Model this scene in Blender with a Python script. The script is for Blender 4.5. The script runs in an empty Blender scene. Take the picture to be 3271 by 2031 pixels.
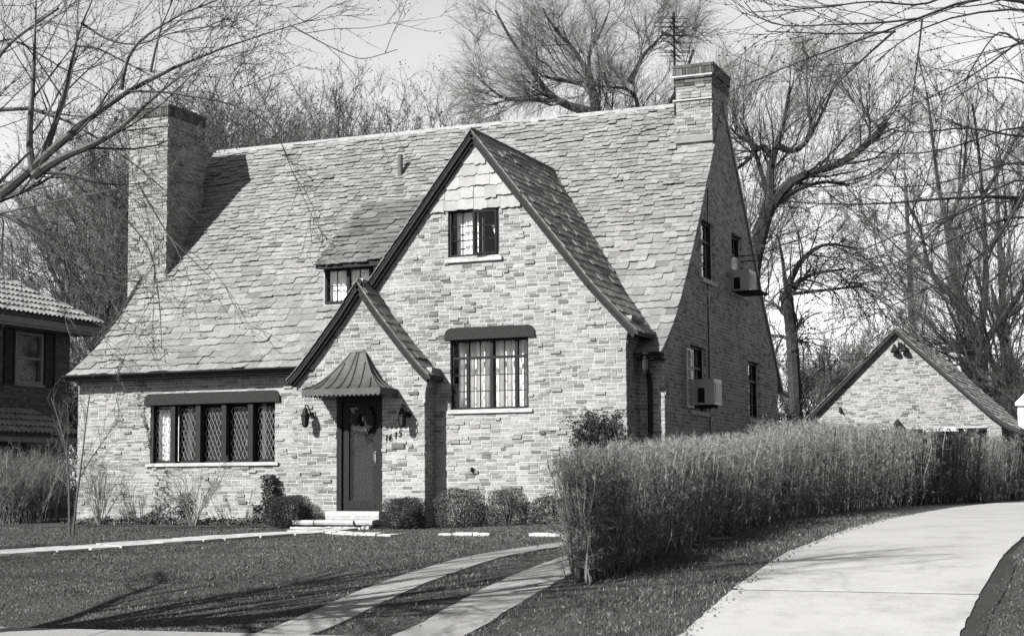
import bpy, math, random
import numpy as np
from mathutils import Matrix, Vector
random.seed(5)
rng = np.random.default_rng(11)
SC = bpy.context.scene
COL = SC.collection
PI = math.pi
A3 = lambda *v: np.array(v, float)

# ------------------------------------------------------------------ camera, sky, sun, exposure
CAM = A3(13.61978, -25.88994, 0.48847)
FW = A3(-0.3825631427500927, 0.9199612964458954, 0.08553744706711656); FW /= np.linalg.norm(FW)
_r0 = A3(math.cos(0.3940925), math.sin(0.3940925), 0); _u0 = np.cross(_r0, FW)
RT = _r0*math.cos(-0.00716163) + _u0*math.sin(-0.00716163)
UP = np.cross(RT, FW)
cd = bpy.data.cameras.new('camera'); cam = bpy.data.objects.new('camera', cd); COL.objects.link(cam)
cd.sensor_width = 36; cd.sensor_fit = 'HORIZONTAL'; cd.lens = 5034.826/3271*36
cd.shift_y = (1108.93-1015.5)/3271; cd.clip_start = 0.1; cd.clip_end = 800
M = Matrix.Identity(4)
for i in range(3):
    M[i][0] = RT[i]; M[i][1] = UP[i]; M[i][2] = -FW[i]; M[i][3] = CAM[i]
cam.matrix_world = M
SC.camera = cam

SUN = A3(0.392, 0.708, -0.588); SUN /= np.linalg.norm(SUN)      # direction the light travels
w = bpy.data.worlds.new('World'); SC.world = w; w.use_nodes = True
nt = w.node_tree; bg = nt.nodes['Background']
sky = nt.nodes.new('ShaderNodeTexSky'); sky.sky_type = 'NISHITA'; sky.sun_disc = False
sky.sun_elevation = math.radians(36.0); sky.sun_rotation = math.radians(209.0)
sky.air_density = 1.0; sky.dust_density = 0.0
sep = nt.nodes.new('ShaderNodeSeparateColor')                     # black-and-white film
nt.links.new(sky.outputs[0], sep.inputs[0]); nt.links.new(sep.outputs[1], bg.inputs[0])
bg.inputs[1].default_value = 0.073
sl = bpy.data.lights.new('sun', 'SUN'); sl.energy = 5.0; sl.angle = math.radians(0.5); sl.color = (1.0, 0.995, 0.985)
so = bpy.data.objects.new('sun', sl); COL.objects.link(so)
so.rotation_euler = Vector(SUN).to_track_quat('-Z', 'Y').to_euler()
so.location = (-10, -25, 25)
SC.view_settings.view_transform = 'Standard'; SC.view_settings.look = 'None'
SC.view_settings.gamma = 1; SC.view_settings.exposure = 1.75
SC.view_settings.use_curve_mapping = False
SC.cycles.max_bounces = 6; SC.cycles.transparent_max_bounces = 12

def at(px, py, dist):                    # a point of the photograph at a given distance from the camera
    D = 3271/2435
    return CAM + dist*(FW + RT*((px*D-1635.5)/5034.826) - UP*((py*D-1108.93)/5034.826))

# ------------------------------------------------------------------ materials
def node_mat(name, rough=0.8, spec=0.3):
    m = bpy.data.materials.new(name); m.use_nodes = True
    b = m.node_tree.nodes['Principled BSDF']
    b.inputs['Roughness'].default_value = rough
    b.inputs['Specular IOR Level'].default_value = spec
    return m, m.node_tree, b

def grey(v): v = min(.8, v*.37); return (v, v, v*.99, 1)

def plain(name, v, rough=0.8, var=0.12, scale=8.0, spec=0.3, bump=0.0, metal=0.0):
    m, t, b = node_mat(name, rough, spec)
    tc = t.nodes.new('ShaderNodeTexCoord'); n = t.nodes.new('ShaderNodeTexNoise')
    n.inputs['Scale'].default_value = scale; n.inputs['Detail'].default_value = 6
    t.links.new(tc.outputs['Object'], n.inputs['Vector'])
    r = t.nodes.new('ShaderNodeValToRGB')
    r.color_ramp.elements[0].position = 0.3; r.color_ramp.elements[1].position = 0.7
    r.color_ramp.elements[0].color = grey(v*(1-var)); r.color_ramp.elements[1].color = grey(v*(1+var))
    t.links.new(n.outputs['Fac'], r.inputs['Fac']); t.links.new(r.outputs['Color'], b.inputs['Base Color'])
    b.inputs['Metallic'].default_value = metal
    if bump:
        bp = t.nodes.new('ShaderNodeBump'); bp.inputs['Strength'].default_value = bump; bp.inputs['Distance'].default_value = 0.01
        t.links.new(n.outputs['Fac'], bp.inputs['Height']); t.links.new(bp.outputs[0], b.inputs['Normal'])
    return m

def pieces_mat(name, stops, rough=0.85, nscale=22.0, namt=0.35, smear=None, stretch=(1, 1, 1), bump=0.25, spec=0.25, big=0.0):
    """one tone per piece (random per island + per object), grain on it, optional pale lime smear"""
    m, t, b = node_mat(name, rough, spec)
    L = t.links
    g = t.nodes.new('ShaderNodeNewGeometry'); oi = t.nodes.new('ShaderNodeObjectInfo')
    ad = t.nodes.new('ShaderNodeMath'); ad.operation = 'ADD'
    L.new(g.outputs['Random Per Island'], ad.inputs[0]); L.new(oi.outputs['Random'], ad.inputs[1])
    fr = t.nodes.new('ShaderNodeMath'); fr.operation = 'FRACT'; L.new(ad.outputs[0], fr.inputs[0])
    r = t.nodes.new('ShaderNodeValToRGB')
    els = r.color_ramp.elements
    while len(els) < len(stops): els.new(0.5)
    for e, (p, v) in zip(els, stops): e.position = p; e.color = grey(v)
    L.new(fr.outputs[0], r.inputs['Fac'])
    mp = t.nodes.new('ShaderNodeMapping'); mp.inputs['Scale'].default_value = stretch
    L.new(g.outputs['Position'], mp.inputs['Vector'])
    n = t.nodes.new('ShaderNodeTexNoise'); n.inputs['Scale'].default_value = nscale; n.inputs['Detail'].default_value = 5
    n.inputs['Roughness'].default_value = 0.65
    L.new(mp.outputs[0], n.inputs['Vector'])
    mr = t.nodes.new('ShaderNodeMapRange'); mr.inputs['From Min'].default_value = 0.25; mr.inputs['From Max'].default_value = 0.75
    mr.inputs['To Min'].default_value = 1-namt; mr.inputs['To Max'].default_value = 1+namt
    L.new(n.outputs['Fac'], mr.inputs['Value'])
    mx = t.nodes.new('ShaderNodeMixRGB'); mx.blend_type = 'MULTIPLY'; mx.inputs['Fac'].default_value = 1
    L.new(r.outputs['Color'], mx.inputs['Color1']); L.new(mr.outputs[0], mx.inputs['Color2'])
    out = mx.outputs['Color']
    if smear:
        n2 = t.nodes.new('ShaderNodeTexNoise'); n2.inputs['Scale'].default_value = smear[1]; n2.inputs['Detail'].default_value = 7
        n2.inputs['Roughness'].default_value = 0.7
        L.new(g.outputs['Position'], n2.inputs['Vector'])
        m2 = t.nodes.new('ShaderNodeMapRange'); m2.inputs['From Min'].default_value = smear[2]; m2.inputs['From Max'].default_value = smear[3]
        m2.inputs['To Max'].default_value = smear[4]
        L.new(n2.outputs['Fac'], m2.inputs['Value'])
        mx2 = t.nodes.new('ShaderNodeMixRGB'); mx2.inputs['Color2'].default_value = grey(smear[0])
        L.new(m2.outputs[0], mx2.inputs['Fac']); L.new(out, mx2.inputs['Color1']); out = mx2.outputs['Color']
    if big:                              # slow weathering over the whole surface
        n3 = t.nodes.new('ShaderNodeTexNoise'); n3.inputs['Scale'].default_value = .7; n3.inputs['Detail'].default_value = 5
        mp3 = t.nodes.new('ShaderNodeMapping'); mp3.inputs['Scale'].default_value = (1.6, 1.6, .6); L.new(g.outputs['Position'], mp3.inputs['Vector']); L.new(mp3.outputs[0], n3.inputs['Vector'])
        m3 = t.nodes.new('ShaderNodeMapRange'); m3.inputs['From Min'].default_value = .3; m3.inputs['From Max'].default_value = .7; m3.inputs['To Min'].default_value = 1-big; m3.inputs['To Max'].default_value = 1+big*.6
        L.new(n3.outputs['Fac'], m3.inputs['Value']); mx3 = t.nodes.new('ShaderNodeMixRGB'); mx3.blend_type = 'MULTIPLY'; mx3.inputs['Fac'].default_value = 1
        L.new(out, mx3.inputs['Color1']); L.new(m3.outputs[0], mx3.inputs['Color2']); out = mx3.outputs['Color']
    L.new(out, b.inputs['Base Color'])
    if bump:
        bp = t.nodes.new('ShaderNodeBump'); bp.inputs['Strength'].default_value = bump; bp.inputs['Distance'].default_value = 0.012
        L.new(n.outputs['Fac'], bp.inputs['Height']); L.new(bp.outputs[0], b.inputs['Normal'])
    return m

MAT = {}
MAT['brick'] = pieces_mat('brick', [(0, .15), (.08, .23), (.3, .32), (.7, .39), (1, .47)], smear=(.62, 3.1, .52, .74, .4), nscale=30, namt=.25, bump=.15, big=.22)
MAT['mortar'] = plain('mortar', .66, .9, .18, 9, bump=.2)
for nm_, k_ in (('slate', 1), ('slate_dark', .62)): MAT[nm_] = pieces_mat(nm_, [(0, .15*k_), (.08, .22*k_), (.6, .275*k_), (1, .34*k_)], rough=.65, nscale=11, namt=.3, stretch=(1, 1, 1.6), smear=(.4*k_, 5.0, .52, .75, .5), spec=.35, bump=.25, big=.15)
MAT['gable_slate'] = pieces_mat('gable_slate', [(0, .36), (.5, .44), (1, .5)], rough=.7, nscale=9, namt=.15)
MAT['underlay'] = plain('roof_underlay', .05, .9)
MAT['dark_wood'] = plain('dark_stained_wood', .028, .75, .3, 14, bump=.2, spec=.12)
MAT['beam_wood'] = plain('painted_beam_wood', .034, .8, .25, 25, bump=.3, spec=.12)
MAT['frame'] = plain('dark_painted_steel', .018, .6, .2, 10, spec=.12)
MAT['door_wood'] = plain('door_wood', .018, .7, .35, 18, bump=.2, spec=.1)
MAT['stone'] = plain('pale_stone', .58, .8, .25, 7, bump=.5)
MAT['lead'] = plain('lead_came', .42, .55, .2, 20)
MAT['curtain'] = plain('pale_curtain', 1.9, .9, .1, 3)
MAT['blind'] = plain('white_blind', 2.1, .6, .05, 3)
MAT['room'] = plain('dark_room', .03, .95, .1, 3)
MAT['copper'] = plain('weathered_metal_roof', .075, .6, .3, 5, spec=.3, bump=.1)
MAT['iron'] = plain('black_iron', .012, .75, .2, 20, spec=.15)
MAT['galv'] = plain('galvanised_metal', .4, .4, .15, 8, metal=.6)
MAT['metal_grey'] = plain('grey_metal', .12, .45, .2, 8)
MAT['enamel'] = plain('light_enamel', .5, .45, .06, 4)
MAT['white'] = plain('white_paint', 2.1, .5, .04, 4)
MAT['trim_grey'] = plain('grey_painted_trim', .22, .6, .15, 6)
MAT['bulb_glass'] = plain('frosted_lamp_glass', .05, .3, .2, 8)

def glass_mat():
    m = bpy.data.materials.new('window_glass'); m.use_nodes = True
    t = m.node_tree; t.nodes.clear()
    o = t.nodes.new('ShaderNodeOutputMaterial'); mx = t.nodes.new('ShaderNodeMixShader')
    tr = t.nodes.new('ShaderNodeBsdfTransparent'); tr.inputs[0].default_value = (.93, .93, .93, 1)
    gl = t.nodes.new('ShaderNodeBsdfGlossy'); gl.inputs['Roughness'].default_value = 0.03
    lw = t.nodes.new('ShaderNodeLayerWeight'); lw.inputs['Blend'].default_value = .5
    pw = t.nodes.new('ShaderNodeMath'); pw.operation = 'POWER'; pw.inputs[1].default_value = 4.5; t.links.new(lw.outputs['Facing'], pw.inputs[0])
    f = t.nodes.new('ShaderNodeMath'); f.operation = 'MULTIPLY_ADD'; f.inputs[1].default_value = .8; f.inputs[2].default_value = .012; t.links.new(pw.outputs[0], f.inputs[0])
    t.links.new(f.outputs[0], mx.inputs[0]); t.links.new(tr.outputs[0], mx.inputs[1]); t.links.new(gl.outputs[0], mx.inputs[2])
    t.links.new(mx.outputs[0], o.inputs['Surface'])
    return m
MAT['glass'] = glass_mat()

def ground_mat(name, stops, s1, s2, bump=.6, rough=.95):
    m, t, b = node_mat(name, rough, .1); L = t.links
    g = t.nodes.new('ShaderNodeNewGeometry')
    n1 = t.nodes.new('ShaderNodeTexNoise'); n1.inputs['Scale'].default_value = s1; n1.inputs['Detail'].default_value = 8; n1.inputs['Roughness'].default_value = .7
    n2 = t.nodes.new('ShaderNodeTexNoise'); n2.inputs['Scale'].default_value = s2; n2.inputs['Detail'].default_value = 8; n2.inputs['Roughness'].default_value = .75
    L.new(g.outputs['Position'], n1.inputs['Vector']); L.new(g.outputs['Position'], n2.inputs['Vector'])
    mx = t.nodes.new('ShaderNodeMixRGB'); mx.inputs['Fac'].default_value = .5
    L.new(n1.outputs['Fac'], mx.inputs['Color1']); L.new(n2.outputs['Fac'], mx.inputs['Color2'])
    r = t.nodes.new('ShaderNodeValToRGB'); els = r.color_ramp.elements
    while len(els) < len(stops): els.new(.5)
    for e, (p, v) in zip(els, stops): e.position = p; e.color = grey(v)
    L.new(mx.outputs[0], r.inputs['Fac']); L.new(r.outputs['Color'], b.inputs['Base Color'])
    bp = t.nodes.new('ShaderNodeBump'); bp.inputs['Strength'].default_value = bump; bp.inputs['Distance'].default_value = .03
    L.new(n2.outputs['Fac'], bp.inputs['Height']); L.new(bp.outputs[0], b.inputs['Normal'])
    return m
MAT['turf'] = ground_mat('turf_soil', [(.3, .035), (.48, .07), (.6, .11), (.7, .16)], 1.1, 35)
MAT['soil'] = ground_mat('bare_soil', [(.3, .03), (.46, .065), (.6, .12), (.7, .24)], 2.6, 34)
MAT['wet_soil'] = ground_mat('damp_soil', [(.3, .035), (.55, .06), (.72, .11)], 2.5, 30)
MAT['asphalt'] = ground_mat('asphalt', [(.3, .04), (.7, .065)], .5, 60, .3)

def concrete_mat(name, v, crack=True):
    m, t, b = node_mat(name, .85, .2); L = t.links
    g = t.nodes.new('ShaderNodeNewGeometry')
    n1 = t.nodes.new('ShaderNodeTexNoise'); n1.inputs['Scale'].default_value = 1.1; n1.inputs['Detail'].default_value = 9; n1.inputs['Roughness'].default_value = .72
    n2 = t.nodes.new('ShaderNodeTexNoise'); n2.inputs['Scale'].default_value = 60; n2.inputs['Detail'].default_value = 3
    L.new(g.outputs['Position'], n1.inputs['Vector']); L.new(g.outputs['Position'], n2.inputs['Vector'])
    r = t.nodes.new('ShaderNodeValToRGB'); els = r.color_ramp.elements
    els.new(.36); els.new(.55)
    for e, (p, k) in zip(els, [(.28, .5), (.38, .8), (.5, .96), (.75, 1.06)]): e.position = p; e.color = grey(v*k)
    L.new(n1.outputs['Fac'], r.inputs['Fac'])
    mr = t.nodes.new('ShaderNodeMapRange'); mr.inputs['To Min'].default_value = .8; mr.inputs['To Max'].default_value = 1.2
    L.new(n2.outputs['Fac'], mr.inputs['Value'])
    mx = t.nodes.new('ShaderNodeMixRGB'); mx.blend_type = 'MULTIPLY'; mx.inputs['Fac'].default_value = 1
    L.new(r.outputs['Color'], mx.inputs['Color1']); L.new(mr.outputs[0], mx.inputs['Color2'])
    L.new(mx.outputs[0], b.inputs['Base Color'])
    bp = t.nodes.new('ShaderNodeBump'); bp.inputs['Strength'].default_value = .3; bp.inputs['Distance'].default_value = .006
    L.new(n2.outputs['Fac'], bp.inputs['Height']); L.new(bp.outputs[0], b.inputs['Normal'])
    return m
MAT['concrete'] = concrete_mat('pale_concrete', .55)
MAT['old_concrete'] = concrete_mat('old_concrete', .38)
MAT['grass'] = pieces_mat('grass_blades', [(0, .05), (.5, .115), (.85, .18), (.94, .27), (1, .38)], rough=.8, nscale=1.6, namt=.55, bump=0)
MAT['dry_leaf'] = pieces_mat('dry_leaves', [(0, .1), (.6, .2), (1, .36)], rough=.8, nscale=5, namt=.2, bump=0)
MAT['bark_dark'] = plain('dark_bark', .035, .9, .45, 9, bump=.8)
MAT['bark_mid'] = plain('grey_bark', .11, .9, .4, 9, bump=.8)
MAT['bark_pale'] = plain('smooth_grey_bark', .2, .85, .35, 6, bump=.4)
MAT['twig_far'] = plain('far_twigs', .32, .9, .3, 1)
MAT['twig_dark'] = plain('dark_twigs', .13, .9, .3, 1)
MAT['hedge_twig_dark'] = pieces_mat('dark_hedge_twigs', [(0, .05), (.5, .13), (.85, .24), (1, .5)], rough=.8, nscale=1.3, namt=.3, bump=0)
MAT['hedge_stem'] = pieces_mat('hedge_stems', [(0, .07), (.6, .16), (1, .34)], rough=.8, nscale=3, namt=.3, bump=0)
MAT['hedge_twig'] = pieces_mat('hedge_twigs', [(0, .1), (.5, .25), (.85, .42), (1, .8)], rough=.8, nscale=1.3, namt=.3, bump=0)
MAT['shrub_leaf'] = pieces_mat('evergreen_leaves', [(0, .02), (.6, .045), (1, .09)], rough=.7, nscale=4, namt=.3, bump=0, spec=.15)
MAT['shrub_leaf_mid'] = pieces_mat('mixed_shrub_leaves', [(0, .03), (.6, .07), (1, .15)], rough=.6, nscale=4, namt=.3, bump=0, spec=.4)
MAT['barrel_tile'] = pieces_mat('barrel_tile', [(0, .28), (1, .42)], rough=.7, nscale=6, namt=.2)
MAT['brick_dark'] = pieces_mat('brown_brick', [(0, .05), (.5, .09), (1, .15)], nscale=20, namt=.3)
MAT['brick_soot'] = pieces_mat('sooty_brick', [(0, .05), (.5, .1), (1, .17)], nscale=20, namt=.3)
MAT['ridge'] = plain('ridge_lead', .37, .7, .2, 6)
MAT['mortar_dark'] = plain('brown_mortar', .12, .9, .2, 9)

# ------------------------------------------------------------------ object helpers
WL = {}                                  # world location of each object's origin
def tag(o, label=None, cat=None, group=None, kind=None):
    if label: o['label'] = label
    if cat: o['category'] = cat
    if group: o['group'] = group
    if kind: o['kind'] = kind
    return o
def empty(name, loc, label, cat, group=None):
    o = bpy.data.objects.new(name, None); COL.objects.link(o); o.location = loc; o.empty_display_size = .2
    WL[o] = A3(*loc); return tag(o, label, cat, group)

def np_mesh(name, V, Q=None, T=None, smooth=False):
    me = bpy.data.meshes.new(name)
    V = np.asarray(V, np.float32)
    nq = 0 if Q is None else len(Q); ntr = 0 if T is None else len(T)
    me.vertices.add(len(V)); me.vertices.foreach_set('co', V.ravel())
    idx = []; st = []; tot = []
    if nq: idx.append(np.asarray(Q, np.int32).ravel()); tot.append(np.full(nq, 4))
    if ntr: idx.append(np.asarray(T, np.int32).ravel()); tot.append(np.full(ntr, 3))
    idx = np.concatenate(idx); tot = np.concatenate(tot); st = np.concatenate([[0], np.cumsum(tot)[:-1]])
    me.loops.add(len(idx)); me.loops.foreach_set('vertex_index', idx.astype(np.int32))
    me.polygons.add(len(tot)); me.polygons.foreach_set('loop_start', st.astype(np.int32))
    try: me.polygons.foreach_set('loop_total', tot.astype(np.int32))
    except Exception: pass
    me.polygons.foreach_set('use_smooth', np.full(len(tot), bool(smooth)))
    me.update(calc_edges=True); me.validate()
    return me

def link(name, me, mat, parent=None, loc=None):
    o = bpy.data.objects.new(name, me); COL.objects.link(o)
    if mat is not None and not me.materials: me.materials.append(mat)
    if parent is not None: o.parent = parent; WL[o] = WL[parent].copy()
    else:
        WL[o] = A3(0, 0, 0) if loc is None else A3(*loc); o.location = WL[o]
    return o
def place(name, V, Q, T, mat, parent=None, loc=None, smooth=False):
    org = WL[parent] if parent is not None else (A3(0, 0, 0) if loc is None else A3(*loc))
    return link(name, np_mesh(name, np.asarray(V)-org, Q, T, smooth), mat, parent, loc)

class Frame:                             # a wall-mounted coordinate frame: u along the wall, v up, w outwards
    def __init__(s, O, U, N): s.O = A3(*O); s.U = A3(*U); s.N = A3(*N)
    def p(s, u, v, w=0): return s.O + s.U*u + A3(0, 0, 1)*v + s.N*w
class MB:
    def __init__(s): s.v = []; s.f = []
    def add(s, vs, fs):
        b = len(s.v); s.v += [tuple(x) for x in vs]; s.f += [tuple(b+i for i in f) for f in fs]
    BOXF = [(0, 3, 2, 1), (4, 5, 6, 7), (0, 1, 5, 4), (1, 2, 6, 5), (2, 3, 7, 6), (3, 0, 4, 7)]
    def box(s, x0, x1, y0, y1, z0, z1, jit=0):
        v = [A3(x, y, z) for z in (z0, z1) for x, y in ((x0, y0), (x1, y0), (x1, y1), (x0, y1))]
        if jit: v = [p+np.array([random.uniform(-jit, jit) for _ in range(3)]) for p in v]
        s.add(v, MB.BOXF); return s
    def fbox(s, F, u0, u1, v0, v1, w0, w1):
        s.add([F.p(u, v, w_) for w_ in (w0, w1) for u, v in ((u0, v0), (u1, v0), (u1, v1), (u0, v1))], MB.BOXF); return s
    def tube(s, pts, rad, sides=6, cap=True):
        pts = [A3(*p) for p in pts]; n = len(pts)
        if np.isscalar(rad): rad = [rad]*n
        b = len(s.v); ref = None
        for i, p in enumerate(pts):
            t = pts[min(i+1, n-1)]-pts[max(i-1, 0)]; t = t/(np.linalg.norm(t)+1e-9)
            if ref is None: ref = A3(0, 0, 1) if abs(t[2]) < .9 else A3(1, 0, 0)
            a = np.cross(t, ref); a /= np.linalg.norm(a); c = np.cross(a, t); ref = c
            for k in range(sides):
                q = 2*PI*k/sides; s.v.append(tuple(p+rad[i]*(a*math.cos(q)+c*math.sin(q))))
        for i in range(n-1):
            for k in range(sides):
                k2 = (k+1) % sides; s.f.append((b+i*sides+k, b+i*sides+k2, b+(i+1)*sides+k2, b+(i+1)*sides+k))
        if cap:
            s.f.append(tuple(b+k for k in range(sides))[::-1]); s.f.append(tuple(b+(n-1)*sides+k for k in range(sides)))
        return s
    def lathe(s, c, prof, sides=12, axis=2):
        b = len(s.v); n = len(prof)
        for r, h in prof:
            for k in range(sides):
                q = 2*PI*k/sides; d = [r*math.cos(q), r*math.sin(q), h]
                s.v.append((c[0]+d[0], c[1]+d[1], c[2]+d[2]))
        for i in range(n-1):
            for k in range(sides):
                k2 = (k+1) % sides; s.f.append((b+i*sides+k, b+i*sides+k2, b+(i+1)*sides+k2, b+(i+1)*sides+k))
        s.f.append(tuple(b+k for k in range(sides))[::-1]); s.f.append(tuple(b+(n-1)*sides+k for k in range(sides)))
        return s
    def build(s, name, mat, parent=None, loc=None, smooth=False):
        org = WL[parent] if parent is not None else (A3(0, 0, 0) if loc is None else A3(*loc))
        me = bpy.data.meshes.new(name)
        me.from_pydata([tuple(np.array(p)-org) for p in s.v], [], s.f)
        me.polygons.foreach_set('use_smooth', np.full(len(me.polygons), bool(smooth)))
        me.update()
        return link(name, me, mat, parent, loc)

def depth_of(P): return (np.asarray(P)-CAM) @ FW

# ------------------------------------------------------------------ terrain
def smooth_tab(Y, Z):
    y = np.linspace(-60, 160, 2201); z = np.interp(y, Y, Z)
    k = np.exp(-np.linspace(-2, 2, 17)**2); k /= k.sum()
    zs = np.convolve(np.pad(z, 8, mode='edge'), k, 'valid'); m = y < -17.5; zs[m] = z[m]
    return y, zs
_L = smooth_tab([-60, -19, -18.9, -17.2, -15.2, -13, -12, -8, -4, 0, 6, 30, 160], [-1.2, -1.2, -1.08, -1.02, -.98, -.85, -.75, -.52, -.37, -.29, -.22, -.15, -.1])
_R = smooth_tab([-60, -19, -18.9, -17.2, -15.2, -13.2, -11.5, -9.4, -6, -3, 5, 30, 160], [-1.2, -1.2, -1.08, -1.02, -.98, -.80, -.53, -.29, -.15, -.08, -.05, -.12, -.1])
def ground(x, y):
    t = np.clip((np.asarray(x, float)-1)/7.5, 0, 1); t = t*t*(3-2*t)
    return np.interp(y, *_L)*(1-t)+np.interp(y, *_R)*t
def zg(x, y): return float(ground(x, y))

def sheet(name, polyrows, lift, mat, kind='structure', **kw):
    """a draped strip: rows of (x,y) points across, lifted above the ground"""
    V = []; Q = []; n = len(polyrows[0])
    for row in polyrows:
        for x, y in row: V.append((x, y, zg(x, y)+lift))
    for i in range(len(polyrows)-1):
        for j in range(n-1):
            a = i*n+j; Q.append((a, a+1, a+n+1, a+n))
    o = place(name, V, Q, None, mat, **kw)
    if kind: o['kind'] = kind
    return o

xs = np.unique(np.concatenate([np.linspace(-200, -30, 18), np.linspace(-30, -10, 21), np.linspace(-10, 16, 131), np.linspace(16, 40, 25), np.linspace(40, 200, 17)]))
ys = np.unique(np.concatenate([np.linspace(-60, -19.05, 20), [-19, -18.95, -18.9], np.linspace(-18.8, 3, 160), np.linspace(3, 40, 60), np.linspace(40, 300, 20)]))
gx, gy = np.meshgrid(xs, ys); gz = ground(gx, gy)
gz = gz + (gy > -17)*.003*np.sin(gx*2.1+1.3*np.sin(gy*1.7))*np.sin(gy*2.3+gx*.7)
nx = len(xs); ii, jj = np.meshgrid(np.arange(len(ys)-1), np.arange(nx-1), indexing='ij'); a0 = (ii*nx+jj).ravel()
place('lawn', np.stack([gx.ravel(), gy.ravel(), gz.ravel()], 1), np.stack([a0, a0+1, a0+nx+1, a0+nx], 1), None, MAT['turf'], smooth=True)['kind'] = 'structure'
sheet('street', [[(x, y) for x in np.linspace(-120, 120, 25)] for y in (-60, -40, -30, -19.08)], .012, MAT['asphalt'])

def slab(name, x0, x1, y0, y1, mat, parent, top=.03, ny=6, curve=None, loc=None, jitter=0):
    """a concrete slab following the ground, with real thickness"""
    yy = np.linspace(y0, y1, ny); V = []; Q = []
    for y in yy:
        c = curve(y) if curve else 0
        for x in (x0+c+random.uniform(-jitter, jitter), x1+c+random.uniform(-jitter, jitter)):
            z = zg(x, y); V += [(x, y, z-.12), (x, y, z+top)]
    for i in range(ny-1):
        a = i*4; b = a+4
        Q += [(a+1, a+3, b+3, b+1), (a, b, b+2, a+2)[::-1], (a, a+1, b+1, b), (a+3, a+2, b+2, b+3)]
    Q += [(0, 2, 3, 1), ((ny-1)*4, (ny-1)*4+1, (ny-1)*4+3, (ny-1)*4+2)]
    return place(name, V, Q, None, mat, parent=parent, loc=loc)

# driveway on the right: a dark joint bed with slabs
dcurve = lambda y: .0 if y < 8 else .006*(y-8)**2
drv = sheet('driveway', [[(9.78+dcurve(y), y), (12.07+dcurve(y), y)] for y in np.linspace(-19, 24, 60)], .004, MAT['wet_soil'])
edges = [-18.8, -15.25, -11.43, -2, 7, 15, 22]
for a, b in zip(edges[:-1], edges[1:]):
    ga_, gb_ = (.06 if a == -11.43 else .007), (.06 if b == -11.43 else .007)
    slab('concrete_slab', 9.82, 12.03, a+ga_, b-gb_, MAT['concrete'], drv, .02, 40, dcurve, jitter=.012)
# public walk in front, joints every 1.5 m
sw = sheet('sidewalk', [[(x, y) for x in np.linspace(-30, 9.7, 60)] for y in (-15.2, -14.4, -13.66)], .006, MAT['soil'])
x = -30
while x < 9.6:
    slab('concrete_slab', x+.008, min(x+1.5, 9.76)-.008, -15.2, -13.68, MAT['old_concrete'], sw, .028, 4); x += 1.5
# two wheel strips crossing the lawn
def scurve(y):
    return 0 if y < -11 else .052*(y+11)**2
for x0, x1, lab in ((6.0, 6.56, 0), (7.35, 7.98, 1)):
    st = sheet('driveway_strip', [[(x0-.03+scurve(y), y), (x1+.03+scurve(y), y)] for y in np.linspace(-13.64, -7.2, 24)], .005, MAT['soil'])
    ed = [-13.64, -12.1, -10.6, -9.1, -7.2]
    for a, b in zip(ed[:-1], ed[1:]):
        slab('concrete_slab', x0, x1, a+.006, b-.006, MAT['old_concrete'], st, .016, 10, scurve, jitter=.014)
# bare soil: along the hedge, along the right edge of the driveway, in front of the house
rows = []
for y in np.linspace(-14, 20, 240):
    rows.append([(8.0+.1*math.sin(y*2.3), y), (8.8+dcurve(y), y), (9.4+dcurve(y), y), (9.83+dcurve(y)+.012*math.sin(y*3.1)+random.uniform(-.012, .012), y)])
sheet('soil_bank', rows, .012, MAT['soil'])
rows = []
for y in np.linspace(-17, -9.2, 60):     # a worn, bare earth gutter along the right edge of the slab
    k = min(1, (-9.2-y)/.5+.15)
    rows.append([(12.02, y), (12.05+.06*k, y), (12.06+(.16+.015*math.sin(y*2.7))*k, y)])
sheet('earth_gutter', rows, .009, MAT['wet_soil'])
rows = [[(x, -.75+.25*math.sin(x*2.1)), (x, .1), (x, .95)] for x in np.linspace(-9, -1.0, 40)]
sheet('planting_bed', rows, .015, MAT['soil'])
rows = [[(x, -.55+.12*math.sin(x*3)), (x, -.3), (x, .05)] for x in np.linspace(.55, 6.5, 30)]
sheet('planting_bed', rows, .015, MAT['soil'])

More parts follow.
